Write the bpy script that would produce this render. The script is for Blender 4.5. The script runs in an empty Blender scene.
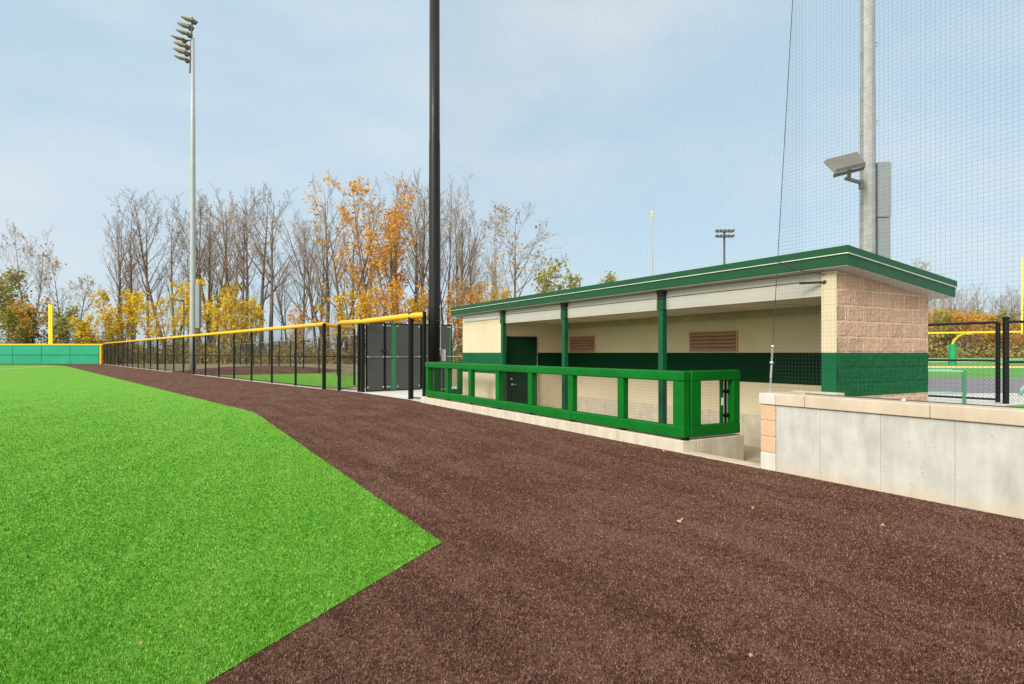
import bpy, bmesh, math, random
import numpy as np
from mathutils import Vector, Matrix, noise as mnoise

random.seed(7)
R = random.random
U = random.uniform
sc = bpy.context.scene
COL = sc.collection
TH = math.atan2(348, 600)              # heading of the dugout relative to the camera
CU, SU = math.cos(TH), math.sin(TH)

def W(t, s, z=0.0):                    # dugout frame -> world
    return (t*CU - s*SU, t*SU + s*CU, z)

# ------------------------------------------------------------------ materials
class NT:
    def __init__(self, m):
        m.use_nodes = True
        self.t = m.node_tree
        self.n, self.l = self.t.nodes, self.t.links
    def add(self, kind, **kw):
        nd = self.n.new(kind)
        for k, v in kw.items():
            if k in nd.bl_rna.properties: setattr(nd, k, v)
            else: nd.inputs[k].default_value = v
        return nd
    def link(self, a, b): self.l.new(a, b)
    def math(self, op, a, b=None, clamp=False):
        nd = self.n.new('ShaderNodeMath'); nd.operation = op; nd.use_clamp = clamp
        for i, v in enumerate((a, b)):
            if v is None: continue
            if isinstance(v, (int, float)): nd.inputs[i].default_value = v
            else: self.link(v, nd.inputs[i])
        return nd.outputs[0]
    def mix(self, fac, a, b, mode='MIX'):
        nd = self.n.new('ShaderNodeMix'); nd.data_type = 'RGBA'; nd.blend_type = mode
        for i, v in ((0, fac), (6, a), (7, b)):
            if isinstance(v, (int, float)): nd.inputs[i].default_value = v
            elif isinstance(v, (tuple, list)): nd.inputs[i].default_value = (*v[:3], 1)
            else: self.link(v, nd.inputs[i])
        return nd.outputs[2]
    def noise(self, vec, scale, detail=4, rough=0.55):
        nd = self.add('ShaderNodeTexNoise'); nd.inputs['Scale'].default_value = scale
        nd.inputs['Detail'].default_value = detail; nd.inputs['Roughness'].default_value = rough
        if vec is not None: self.link(vec, nd.inputs['Vector'])
        return nd.outputs['Fac']
    def ramp(self, fac, stops):
        nd = self.n.new('ShaderNodeValToRGB'); e = nd.color_ramp.elements
        while len(e) < len(stops): e.new(0.5)
        for q, (p, c) in zip(e, stops):
            q.position = p; q.color = (*c, 1) if len(c) == 3 else c
        self.link(fac, nd.inputs[0]); return nd.outputs[0]
    def span(self, v, a, b, c=0.0, d=1.0):
        nd = self.n.new('ShaderNodeMapRange'); nd.clamp = True
        self.link(v, nd.inputs[0])
        for i, x in zip((1, 2, 3, 4), (a, b, c, d)): nd.inputs[i].default_value = x
        return nd.outputs[0]
    def mapping(self, vec, scale=(1, 1, 1), loc=(0, 0, 0), rot=(0, 0, 0), kind='POINT'):
        nd = self.n.new('ShaderNodeMapping'); nd.vector_type = kind; self.link(vec, nd.inputs[0])
        nd.inputs['Location'].default_value = loc; nd.inputs['Rotation'].default_value = rot
        nd.inputs['Scale'].default_value = scale; return nd.outputs[0]
    def bump(self, h, strength, dist, prev=None):
        nd = self.n.new('ShaderNodeBump'); nd.inputs['Strength'].default_value = strength
        nd.inputs['Distance'].default_value = dist; self.link(h, nd.inputs['Height'])
        if prev is not None: self.link(prev, nd.inputs['Normal'])
        return nd.outputs[0]

def new_mat(name):
    m = bpy.data.materials.new(name); nt = NT(m)
    b = nt.n['Principled BSDF']; tc = nt.n.new('ShaderNodeTexCoord')
    return m, nt, b, tc

def simple(name, col, rough=0.5, metal=0.0, var=0.12, vscale=3.0, bump=0.0, bscale=40, spec=0.5):
    m, nt, b, tc = new_mat(name)
    f = nt.noise(tc.outputs['Object'], vscale, 5)
    lo = tuple(c*(1-var) for c in col); hi = tuple(min(1, c*(1+var)) for c in col)
    nt.link(nt.ramp(f, [(0.3, lo), (0.7, hi)]), b.inputs['Base Color'])
    rr = nt.noise(tc.outputs['Object'], vscale*4, 3)
    nt.link(nt.span(rr, 0.3, 0.7, max(0.05, rough-0.08), min(1, rough+0.08)), b.inputs['Roughness'])
    b.inputs['Metallic'].default_value = metal
    b.inputs['Specular IOR Level'].default_value = spec
    if bump:
        h = nt.noise(tc.outputs['Object'], bscale, 4)
        nt.link(nt.bump(h, bump, 0.01), b.inputs['Normal'])
    return m

GREEN_PAINT = (0.006, 0.088, 0.036)
CREAM = (0.64, 0.555, 0.385)

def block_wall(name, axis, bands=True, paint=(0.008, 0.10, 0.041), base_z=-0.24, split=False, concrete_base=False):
    """painted or split-face concrete block; axis = horizontal object axis of the face"""
    m, nt, b, tc = new_mat(name)
    sep = nt.n.new('ShaderNodeSeparateXYZ'); nt.link(tc.outputs['Object'], sep.inputs[0])
    z = nt.math('ADD', sep.outputs[2], base_z)
    comb = nt.n.new('ShaderNodeCombineXYZ')
    nt.link(sep.outputs[axis], comb.inputs[0])
    nt.link(nt.math('SUBTRACT', z, 1.49-0.2032*20), comb.inputs[1])
    br = nt.add('ShaderNodeTexBrick'); br.offset = 0.5
    nt.link(comb.outputs[0], br.inputs['Vector'])
    br.inputs['Scale'].default_value = 1.0
    br.inputs['Brick Width'].default_value = 0.4064
    br.inputs['Row Height'].default_value = 0.2032
    br.inputs['Mortar Size'].default_value = 0.006 if not split else 0.009
    br.inputs['Mortar Smooth'].default_value = 0.4
    br.inputs['Bias'].default_value = 0.0
    br.inputs['Color1'].default_value = (0.85, 0.85, 0.85, 1)
    br.inputs['Color2'].default_value = (1, 1, 1, 1)
    br.inputs['Mortar'].default_value = (0.9, 0.9, 0.9, 1)
    mort = br.outputs['Fac']
    big = nt.noise(tc.outputs['Object'], 1.3, 5)
    fine = nt.noise(tc.outputs['Object'], 55, 4, 0.65)
    green_m = nt.math('MULTIPLY', nt.math('LESS_THAN', z, 1.4905), nt.math('GREATER_THAN', z, 0.915 if split else 0.945))
    if split:
        tan = nt.ramp(fine, [(0.25, (0.30, 0.19, 0.12)), (0.5, (0.56, 0.38, 0.265)), (0.75, (0.71, 0.53, 0.395))])
        tan = nt.mix(nt.math('MULTIPLY', big, 0.35), tan, (0.42, 0.24, 0.15))
        tan = nt.mix(1.0, tan, br.outputs['Color'], 'MULTIPLY')
        tan = nt.mix(nt.math('MULTIPLY', mort, 0.95), tan, (0.66, 0.54, 0.43))
        grn = nt.ramp(fine, [(0.25, (0.004, 0.06, 0.02)), (0.7, (0.012, 0.13, 0.048)), (0.9, (0.07, 0.21, 0.11))])
        col = nt.mix(green_m, tan, grn)
    else:
        c = nt.ramp(big, [(0.3, tuple(x*0.93 for x in CREAM)), (0.7, tuple(x*1.04 for x in CREAM))])
        c = nt.mix(nt.math('MULTIPLY', mort, 0.22), c, (0.42, 0.36, 0.25))
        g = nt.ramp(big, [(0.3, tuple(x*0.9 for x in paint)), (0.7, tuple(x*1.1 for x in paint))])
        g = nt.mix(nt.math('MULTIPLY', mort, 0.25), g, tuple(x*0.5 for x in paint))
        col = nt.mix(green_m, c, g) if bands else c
        if concrete_base:
            cm = nt.math('LESS_THAN', z, 0.345)
            cc = nt.ramp(nt.noise(tc.outputs['Object'], 5, 6), [(0.3, (0.46, 0.41, 0.32)), (0.7, (0.60, 0.54, 0.43))])
            jm = nt.math('LESS_THAN', nt.math('FRACT', nt.math('MULTIPLY', sep.outputs[axis], 1/0.8128)), 0.014)
            jm = nt.math('MAXIMUM', jm, nt.math('MULTIPLY', nt.math('GREATER_THAN', z, 0.337), 0.8))
            cc = nt.mix(nt.math('MULTIPLY', jm, 0.45), cc, (0.2, 0.17, 0.12))
            col = nt.mix(cm, col, cc)
    nt.link(col, b.inputs['Base Color'])
    b.inputs['Roughness'].default_value = 0.85 if split else 0.6
    b.inputs['Specular IOR Level'].default_value = 0.08
    inv = nt.math('SUBTRACT', 1.0, mort)
    n1 = nt.bump(inv, 0.6 if split else 0.35, 0.006)
    if split:
        n1 = nt.bump(nt.noise(tc.outputs['Object'], 22, 6, 0.7), 0.8, 0.02, n1)
    else:
        n1 = nt.bump(fine, 0.15, 0.003, n1)
    nt.link(n1, b.inputs['Normal'])
    return m

def concrete(name, lo, hi, stain=None, pit=True, wscale=3.0):
    m, nt, b, tc = new_mat(name)
    o = tc.outputs['Object']
    f = nt.noise(o, wscale, 7, 0.6)
    f2 = nt.noise(nt.mapping(o, (1.5, 1.5, 0.35)), 4, 5, 0.6)
    col = nt.ramp(nt.math('MULTIPLY', nt.math('ADD', f, f2), 0.5), [(0.33, lo), (0.67, hi)])
    fine = nt.noise(o, 90, 3)
    col = nt.mix(nt.span(fine, 0.3, 0.7, 0.0, 0.18), col, tuple(x*0.7 for x in lo))
    if pit:
        vo = nt.add('ShaderNodeTexVoronoi'); vo.inputs['Scale'].default_value = 13
        nt.link(o, vo.inputs['Vector'])
        pm = nt.span(vo.outputs['Distance'], 0.07, 0.11, 1.0, 0.0)
        pm = nt.math('MULTIPLY', pm, nt.span(f, 0.45, 0.53))
        col = nt.mix(nt.math('MULTIPLY', pm, 0.75), col, tuple(x*0.35 for x in lo))
    if stain:
        sep = nt.n.new('ShaderNodeSeparateXYZ'); nt.link(o, sep.inputs[0])
        hgt = nt.math('ADD', sep.outputs[2], nt.math('MULTIPLY', nt.noise(o, 5, 6, 0.65), -0.42))
        sm = nt.span(hgt, -0.20, -0.05, 0.6, 0.0)
        col = nt.mix(sm, col, stain)
    nt.link(col, b.inputs['Base Color'])
    b.inputs['Roughness'].default_value = 0.85
    nt.link(nt.bump(nt.noise(o, 60, 5), 0.18, 0.004), b.inputs['Normal'])
    return m

def leaf_mat(name, stops, scale=0.6, trans=0.35):
    m, nt, b, tc = new_mat(name)
    geo = nt.n.new('ShaderNodeAttribute'); geo.attribute_name = 'rnd'
    n = nt.noise(tc.outputs['Object'], scale, 3)
    f = nt.math('ADD', nt.math('MULTIPLY', geo.outputs['Fac'], 0.5), nt.math('MULTIPLY', n, 0.5))
    oi = nt.n.new('ShaderNodeObjectInfo')
    f = nt.math('ADD', f, nt.math('MULTIPLY', nt.math('SUBTRACT', oi.outputs['Random'], 0.5), 0.16))
    col = nt.ramp(f, stops)
    nt.link(col, b.inputs['Base Color'])
    b.inputs['Roughness'].default_value = 0.7
    b.inputs['Specular IOR Level'].default_value = 0.2
    tr = nt.n.new('ShaderNodeBsdfTranslucent'); nt.link(col, tr.inputs['Color'])
    mx = nt.n.new('ShaderNodeMixShader'); mx.inputs[0].default_value = trans
    nt.link(b.outputs[0], mx.inputs[1]); nt.link(tr.outputs[0], mx.inputs[2])
    nt.link(mx.outputs[0], nt.n['Material Output'].inputs['Surface'])
    return m

def streaks(nt, pos, rot):
    """raked streaks plus small clumps, world metres"""
    a = nt.noise(nt.mapping(pos, (1.0, 8.0, 1.0), rot=(0, 0, rot), kind='TEXTURE'), 3.2, 6, 0.62)
    b = nt.noise(pos, 9.0, 5, 0.72)
    c = nt.noise(pos, 0.9, 4, 0.6)
    return nt.math('ADD', nt.math('MULTIPLY', a, 0.42), nt.math('ADD', nt.math('MULTIPLY', b, 0.36), nt.math('MULTIPLY', c, 0.22)))

def infill_color(nt, pos, base_stops, patch_col, dark_col, rot=0.0):
    """speckled artificial-turf colour, world metres"""
    f1 = nt.noise(pos, 120, 2, 0.7)
    f2 = nt.noise(pos, 52, 3, 0.7)
    f3 = nt.noise(pos, 22, 4, 0.7)
    f = nt.math('ADD', nt.math('MULTIPLY', f1, 0.35), nt.math('ADD', nt.math('MULTIPLY', f2, 0.40), nt.math('MULTIPLY', f3, 0.25)))
    col = nt.ramp(f, base_stops)
    s = streaks(nt, pos, rot)
    col = nt.mix(nt.span(s, 0.48, 0.64, 0.0, 0.42), col, patch_col)
    col = nt.mix(nt.span(s, 0.38, 0.50, 0.4, 0.0), col, dark_col)
    return col

def ground_mat(name, stops, patch, dark, rot=0.0, bump=0.6):
    m, nt, b, tc = new_mat(name)
    pos = tc.outputs['Object']
    nt.link(infill_color(nt, pos, stops, patch, dark, rot), b.inputs['Base Color'])
    b.inputs['Roughness'].default_value = 0.95
    b.inputs['Specular IOR Level'].default_value = 0.15
    h = nt.noise(pos, 160, 4, 0.7)
    nt.link(nt.bump(h, bump, 0.012), b.inputs['Normal'])
    return m

def fibre_mat(name, stops, patch, dark, rot=0.0):
    m, nt, b, tc = new_mat(name)
    at = nt.n.new('ShaderNodeAttribute'); at.attribute_name = 'rnd'
    pos = tc.outputs['Object']
    cl = nt.span(nt.noise(pos, 38, 3, 0.7), 0.3, 0.7, 0.0, 1.0)
    col = nt.ramp(nt.math('ADD', nt.math('MULTIPLY', at.outputs['Fac'], 0.66), nt.math('MULTIPLY', cl, 0.34)), stops)
    s = streaks(nt, pos, rot)
    col = nt.mix(nt.span(s, 0.48, 0.64, 0.0, 0.36), col, patch)
    col = nt.mix(nt.span(s, 0.38, 0.50, 0.38, 0.0), col, dark)
    nt.link(col, b.inputs['Base Color'])
    b.inputs['Roughness'].default_value = 0.7
    b.inputs['Specular IOR Level'].default_value = 0.12
    return m

M = {}
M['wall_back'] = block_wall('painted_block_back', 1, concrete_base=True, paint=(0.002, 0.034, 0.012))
M['wall_front'] = block_wall('painted_block_front', 1)
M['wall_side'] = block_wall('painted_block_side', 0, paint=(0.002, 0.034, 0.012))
M['wall_split'] = block_wall('split_face_block', 0, split=True)
M['fascia'] = simple('green_roof_metal', (0.009, 0.078, 0.028), 0.5, spec=0.25, var=0.07, vscale=1.2, bump=0.05, bscale=3)
M['edge'] = simple('pale_drip_edge', (0.62, 0.68, 0.62), 0.4)
M['soffit'] = simple('soffit_white', (0.42, 0.39, 0.34), 0.6, var=0.06)
M['header'] = simple('header_white', (0.48, 0.465, 0.42), 0.55, var=0.05, vscale=1.5)
M['ceiling'] = simple('ceiling_panel', (0.66, 0.60, 0.48), 0.7, var=0.06)
M['ledger'] = simple('ledger_grey_tan', (0.42, 0.35, 0.26), 0.7)
M['column'] = simple('green_column_paint', (0.004, 0.085, 0.032), 0.5, var=0.08, spec=0.25)
M['black'] = simple('black_steel', (0.004, 0.004, 0.0045), 0.5, var=0.2, spec=0.2)
M['blackpole'] = simple('black_pole_paint', (0.006, 0.005, 0.005), 0.38, var=0.2, vscale=1.5, spec=0.3)
M['blackmesh'] = simple('black_vinyl_wire', (0.01, 0.01, 0.011), 0.5)
M['greywire'] = simple('galvanised_wire', (0.42, 0.43, 0.43), 0.4, metal=0.6)
M['net'] = simple('dark_net_twine', (0.06, 0.07, 0.08), 0.8)
M['cable'] = simple('dark_wire_rope', (0.05, 0.045, 0.045), 0.5, metal=0.3)
M['chain'] = simple('zinc_chain', (0.55, 0.56, 0.56), 0.35, metal=0.8)
M['galv'] = simple('galvanised_pole', (0.30, 0.315, 0.305), 0.5, metal=0.25, var=0.16, vscale=6)
M['galvlight'] = simple('galvanised_pole_pale', (0.36, 0.39, 0.40), 0.5, metal=0.15, var=0.08, vscale=2)
M['box'] = simple('grey_steel_box', (0.23, 0.26, 0.27), 0.45, metal=0.2, var=0.08)
M['lamp_tan'] = simple('aged_reflector', (0.27, 0.215, 0.115), 0.45, metal=0.2)
M['lamp_dark'] = simple('lamp_housing_dark', (0.07, 0.065, 0.055), 0.5)
M['lamp_grey'] = simple('lamp_housing_grey', (0.17, 0.165, 0.14), 0.45, metal=0.3)
M['lens'] = simple('lamp_lens', (0.12, 0.11, 0.085), 0.15, metal=0.2)
M['yellow'] = simple('yellow_cap', (0.80, 0.43, 0.012), 0.45, var=0.08, vscale=1.0)
M['yellow_post'] = simple('yellow_pole_paint', (0.80, 0.70, 0.03), 0.5, var=0.06)
M['wallpad'] = simple('outfield_pad_green', (0.0, 0.30, 0.155), 0.6, var=0.10, vscale=0.6, bump=0.1, bscale=1.5)
M['screen'] = simple('dark_windscreen', (0.056, 0.063, 0.053), 0.8, var=0.12, vscale=5, bump=0.2, bscale=4)
M['screen_green'] = simple('green_windscreen_edge', (0.02, 0.17, 0.05), 0.7)
M['white'] = simple('white_plastic', (0.8, 0.8, 0.78), 0.5, var=0.03)
M['door'] = simple('door_green', (0.003, 0.032, 0.012), 0.45, var=0.08, spec=0.15)
M['steel'] = simple('satin_steel', (0.55, 0.55, 0.53), 0.3, metal=0.8)
M['louvre'] = simple('copper_louvre', (0.52, 0.31, 0.19), 0.45, metal=0.15, var=0.1)
M['goal_green'] = simple('goal_pad_green', (0.0, 0.30, 0.09), 0.5)
M['rail_green'] = simple('handrail_green', (0.03, 0.20, 0.10), 0.4)
M['rail_pale'] = simple('pale_green_rail', (0.22, 0.40, 0.33), 0.4)
M['kerb'] = concrete('kerb_concrete', (0.46, 0.41, 0.32), (0.64, 0.59, 0.48), pit=False)
M['wallconc'] = concrete('cast_wall_concrete', (0.37, 0.37, 0.335), (0.60, 0.60, 0.555), stain=(0.54, 0.44, 0.29))
M['cap'] = concrete('cap_stone', (0.46, 0.385, 0.285), (0.62, 0.54, 0.42), pit=False, wscale=2.0)
M['cap_pale'] = concrete('cap_stone_pale', (0.52, 0.50, 0.44), (0.68, 0.66, 0.60), pit=False)
M['slab'] = concrete('slab_concrete', (0.50, 0.49, 0.46), (0.66, 0.65, 0.61), pit=False, wscale=0.8)
M['floor'] = concrete('dugout_floor', (0.36, 0.31, 0.235), (0.50, 0.44, 0.34), pit=False)
M['threshold'] = concrete('threshold_concrete', (0.46, 0.40, 0.29), (0.62, 0.55, 0.42), pit=False)

def pad_mat():
    m, nt, b, tc = new_mat('railing_pad_vinyl')
    o = tc.outputs['Object']
    f = nt.noise(o, 1.6, 4)
    nt.link(nt.ramp(f, [(0.3, (0.0, 0.110, 0.008)), (0.7, (0.0, 0.152, 0.013))]), b.inputs['Base Color'])
    b.inputs['Roughness'].default_value = 0.42
    h = nt.noise(nt.mapping(o, (1.2, 1.2, 1.6)), 2.2, 3, 0.5)
    b.inputs['Specular IOR Level'].default_value = 0.2
    nt.link(nt.bump(h, 0.34, 0.03), b.inputs['Normal'])
    return m
M['pad'] = pad_mat()

def tan_block():
    m, nt, b, tc = new_mat('tan_split_block')
    o = tc.outputs['Object']
    f = nt.noise(o, 45, 5, 0.65)
    nt.link(nt.ramp(f, [(0.25, (0.46, 0.28, 0.16)), (0.7, (0.70, 0.48, 0.31))]), b.inputs['Base Color'])
    b.inputs['Roughness'].default_value = 0.9
    nt.link(nt.bump(nt.noise(o, 25, 6), 0.5, 0.012), b.inputs['Normal'])
    return m
M['tan_block'] = tan_block()

TURF_STOPS = [(0.35, (0.014, 0.095, 0.003)), (0.45, (0.075, 0.26, 0.011)), (0.55, (0.155, 0.37, 0.038)), (0.66, (0.35, 0.52, 0.14))]
TURF_PATCH, TURF_DARK = (0.21, 0.42, 0.065), (0.055, 0.26, 0.010)
TRACK_STOPS = [(0.37, (0.0144, 0.0046, 0.0025)), (0.46, (0.0566, 0.0218, 0.0134)), (0.54, (0.1288, 0.0601, 0.0403)), (0.64, (0.3708, 0.2230, 0.1680))]
TRACK_PATCH, TRACK_DARK = (0.240, 0.142, 0.106), (0.035, 0.0122, 0.0072)
M['turf'] = ground_mat('artificial_turf', TURF_STOPS, TURF_PATCH, TURF_DARK, rot=0.3)
M['track'] = ground_mat('brown_track_turf', TRACK_STOPS, TRACK_PATCH, TRACK_DARK, rot=TH)
M['fturf'] = fibre_mat('turf_fibre', [(0.1, (0.006, 0.055, 0.001)), (0.36, (0.033, 0.19, 0.005)), (0.56, (0.094, 0.31, 0.017)), (0.74, (0.205, 0.45, 0.062)), (0.92, (0.42, 0.62, 0.19))], TURF_PATCH, TURF_DARK, 0.3)
M['ftrack'] = fibre_mat('track_fibre', [(0.12, (0.0124, 0.0041, 0.0025)), (0.38, (0.0536, 0.0200, 0.0126)), (0.56, (0.1288, 0.0601, 0.0403)), (0.72, (0.2678, 0.1502, 0.1092)), (0.9, (0.37, 0.25, 0.195))], TRACK_PATCH, TRACK_DARK, TH)

def litter():
    m, nt, b, tc = new_mat('dry_grass_litter')
    o = tc.outputs['Object']
    f = nt.noise(o, 0.35, 6, 0.65); g = nt.noise(o, 6, 5, 0.7)
    c = nt.ramp(f, [(0.35, (0.10, 0.15, 0.04)), (0.5, (0.19, 0.17, 0.075)), (0.65, (0.30, 0.22, 0.12))])
    c = nt.mix(nt.span(g, 0.35, 0.65, 0.0, 0.6), c, (0.33, 0.24, 0.13))
    nt.link(c, b.inputs['Base Color']); b.inputs['Roughness'].default_value = 1.0
    nt.link(nt.bump(g, 0.6, 0.1), b.inputs['Normal'])
    return m
M['litter'] = litter()
M['asphalt'] = simple('grey_running_track', (0.19, 0.185, 0.20), 0.9, var=0.1, vscale=2)
M['field'] = simple('football_turf', (0.085, 0.29, 0.035), 0.9, var=0.15, vscale=0.5)
M['line_white'] = simple('white_line', (0.75, 0.76, 0.72), 0.8)
M['line_yellow'] = simple('yellow_line', (0.72, 0.46, 0.10), 0.8)
M['grass_patch'] = simple('turf_edge_grass', (0.07, 0.30, 0.02), 0.9, var=0.3, vscale=30, bump=0.6, bscale=60)

def bark(name, lo, hi):
    m, nt, b, tc = new_mat(name)
    oi = nt.n.new('ShaderNodeObjectInfo')
    f = nt.noise(nt.mapping(tc.outputs['Object'], (3, 3, 0.5)), 2.5, 5)
    f = nt.math('ADD', nt.math('MULTIPLY', f, 0.7), nt.math('MULTIPLY', oi.outputs['Random'], 0.3))
    nt.link(nt.ramp(f, [(0.3, lo), (0.7, hi)]), b.inputs['Base Color'])
    b.inputs['Roughness'].default_value = 0.9
    nt.link(nt.bump(f, 0.4, 0.05), b.inputs['Normal'])
    return m
M['bark'] = bark('grey_brown_bark', (0.095, 0.070, 0.053), (0.23, 0.175, 0.135))
M['twig'] = bark('twig_bark', (0.19, 0.135, 0.098), (0.33, 0.25, 0.19))
M['leaf_yellow'] = leaf_mat('yellow_leaves', [(0.2, (0.45, 0.30, 0.02)), (0.45, (0.80, 0.54, 0.015)), (0.75, (0.92, 0.72, 0.05))], trans=0.5)
M['leaf_orange'] = leaf_mat('orange_leaves', [(0.2, (0.46, 0.20, 0.03)), (0.5, (0.80, 0.40, 0.04)), (0.8, (0.90, 0.55, 0.09))], trans=0.5)
M['leaf_olive'] = leaf_mat('olive_leaves', [(0.2, (0.17, 0.175, 0.045)), (0.5, (0.33, 0.32, 0.08)), (0.8, (0.60, 0.50, 0.13))], trans=0.45)
M['leaf_rust'] = leaf_mat('rust_leaves', [(0.2, (0.28, 0.15, 0.06)), (0.5, (0.48, 0.28, 0.10)), (0.8, (0.62, 0.38, 0.15))])
M['leaf_tan'] = leaf_mat('tan_leaves', [(0.2, (0.34, 0.24, 0.11)), (0.5, (0.56, 0.40, 0.18)), (0.8, (0.70, 0.54, 0.28))], trans=0.45)
M['leaf_brush'] = leaf_mat('brush_leaves', [(0.15, (0.16, 0.13, 0.055)), (0.4, (0.31, 0.25, 0.09)), (0.6, (0.36, 0.34, 0.08)), (0.85, (0.66, 0.44, 0.08))], scale=0.25)
M['dry_leaf'] = simple('fallen_leaf_tan', (0.58, 0.40, 0.22), 0.8, var=0.2, vscale=60)

# ------------------------------------------------------------------ mesh builder
class MB:
    def __init__(self): self.v, self.f, self.mi, self.rnd = [], [], [], None
    def add(self, vs, fs, mi=0):
        o = len(self.v); self.v += [tuple(p) for p in vs]
        self.f += [tuple(i+o for i in f) for f in fs]; self.mi += [mi]*len(fs)
    def box(self, a, b, mi=0):
        (x0, y0, z0), (x1, y1, z1) = a, b
        x0, x1 = sorted((x0, x1)); y0, y1 = sorted((y0, y1)); z0, z1 = sorted((z0, z1))
        self.add([(x0,y0,z0),(x1,y0,z0),(x1,y1,z0),(x0,y1,z0),(x0,y0,z1),(x1,y0,z1),(x1,y1,z1),(x0,y1,z1)],
                 [(0,3,2,1),(4,5,6,7),(0,1,5,4),(1,2,6,5),(2,3,7,6),(3,0,4,7)], mi)
    def prism(self, prof, axis, a, b, mi=0):
        """prof: CCW 2D points in the other two axes, extruded from a to b along axis"""
        n = len(prof); vs = []
        for q in (a, b):
            for (p0, p1) in prof:
                vs.append({0: (q, p0, p1), 1: (p0, q, p1), 2: (p0, p1, q)}[axis])
        fs = [tuple(range(n))[::-1], tuple(range(n, 2*n))]
        for i in range(n): j = (i+1) % n; fs.append((i, j, n+j, n+i))
        self.add(vs, fs, mi)
    def tube(self, p0, p1, r0, r1=None, n=8, mi=0, cap=True):
        if r1 is None: r1 = r0
        p0, p1 = Vector(p0), Vector(p1); d = p1-p0
        if d.length < 1e-6: return
        d.normalize()
        a = Vector((0, 0, 1)) if abs(d.z) < 0.95 else Vector((1, 0, 0))
        e1 = d.cross(a).normalized(); e2 = d.cross(e1)
        vs = []
        for p, r in ((p0, r0), (p1, r1)):
            for i in range(n):
                w = 2*math.pi*i/n; vs.append(p + e1*math.cos(w)*r + e2*math.sin(w)*r)
        fs = [(i, (i+1) % n, n+(i+1) % n, n+i) for i in range(n)]
        if cap: fs += [tuple(range(n))[::-1], tuple(range(n, 2*n))]
        self.add(vs, fs, mi)
    def path(self, pts, r, n=8, mi=0):
        """one continuous tube along points"""
        pts = [Vector(p) for p in pts]; m = len(pts); vs = []
        rr = r if isinstance(r, (list, tuple)) else [r]*m
        e1 = None
        for k, p in enumerate(pts):
            d = (pts[min(k+1, m-1)]-pts[max(k-1, 0)]).normalized()
            if e1 is None:
                a = Vector((0, 0, 1)) if abs(d.z) < 0.95 else Vector((1, 0, 0))
                e1 = d.cross(a).normalized()
            else: e1 = (e1 - d*e1.dot(d)).normalized()
            e2 = d.cross(e1)
            for i in range(n):
                w = 2*math.pi*i/n; vs.append(p + e1*math.cos(w)*rr[k] + e2*math.sin(w)*rr[k])
        fs = []
        for k in range(m-1):
            for i in range(n):
                j = (i+1) % n; fs.append((k*n+i, k*n+j, (k+1)*n+j, (k+1)*n+i))
        fs += [tuple(range(n))[::-1], tuple(range((m-1)*n, m*n))]
        self.add(vs, fs, mi)
    def ball(self, c, r, n=8, mi=0, sx=1, sy=1, sz=1):
        vs, fs = [], []
        for i in range(n+1):
            a = math.pi*i/n
            for j in range(n):
                w = 2*math.pi*j/n
                vs.append((c[0]+r*sx*math.sin(a)*math.cos(w), c[1]+r*sy*math.sin(a)*math.sin(w), c[2]-r*sz*math.cos(a)))
        for i in range(n):
            for j in range(n): k = (j+1) % n; fs.append((i*n+j, i*n+k, (i+1)*n+k, (i+1)*n+j))
        self.add(vs, fs, mi)
    def build(self, name, mats, parent=None, off=(0, 0, 0), smooth=False, bevel=0.0, seg=2, rnd=None):
        me = bpy.data.meshes.new(name)
        vs = [(x-off[0], y-off[1], z-off[2]) for x, y, z in self.v] if any(off) else self.v
        me.from_pydata(vs, [], self.f)
        for m in (mats if isinstance(mats, (list, tuple)) else [mats]): me.materials.append(m)
        if any(self.mi): me.polygons.foreach_set('material_index', self.mi)
        if smooth: me.polygons.foreach_set('use_smooth', [True]*len(me.polygons))
        if rnd is not None:
            at = me.attributes.new('rnd', 'FLOAT', 'POINT'); at.data.foreach_set('value', rnd)
        me.update()
        o = bpy.data.objects.new(name, me); COL.objects.link(o)
        if parent is not None: o.parent = parent
        if bevel:
            bv = o.modifiers.new('bevel', 'BEVEL'); bv.width = bevel; bv.segments = seg
            bv.limit_method = 'ANGLE'; bv.angle_limit = math.radians(40)
            me.polygons.foreach_set('use_smooth', [True]*len(me.polygons))
            wn = o.modifiers.new('normals', 'WEIGHTED_NORMAL'); wn.keep_sharp = True
        return o

def tag(o, label=None, cat=None, group=None, kind=None):
    if label: o['label'] = label
    if cat: o['category'] = cat
    if group: o['group'] = group
    if kind: o['kind'] = kind
    return o

class Thing:
    """an Empty at the base; parts are given in the same frame as the base"""
    def __init__(self, name, label, cat, base, frame='W', group=None):
        self.o = bpy.data.objects.new(name, None); COL.objects.link(self.o)
        self.o.empty_display_size = 0.2
        self.base = base
        if frame == 'D':
            self.o.location = W(*base); self.o.rotation_euler = (0, 0, TH)
        else: self.o.location = base
        tag(self.o, label, cat, group)
    def part(self, name, mb, mats, under=None, label=None, **kw):
        o = mb.build(name, mats, under or self.o, off=self.base, **kw)
        if label: o['label'] = label
        return o

def structure(name, mb, mat, label=None, kind='structure', **kw):
    o = mb.build(name, mat, **kw)
    o['kind'] = kind
    o['label'] = label or name.replace('_', ' ')
    o['category'] = name.replace('_', ' ')
    return o

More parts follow.
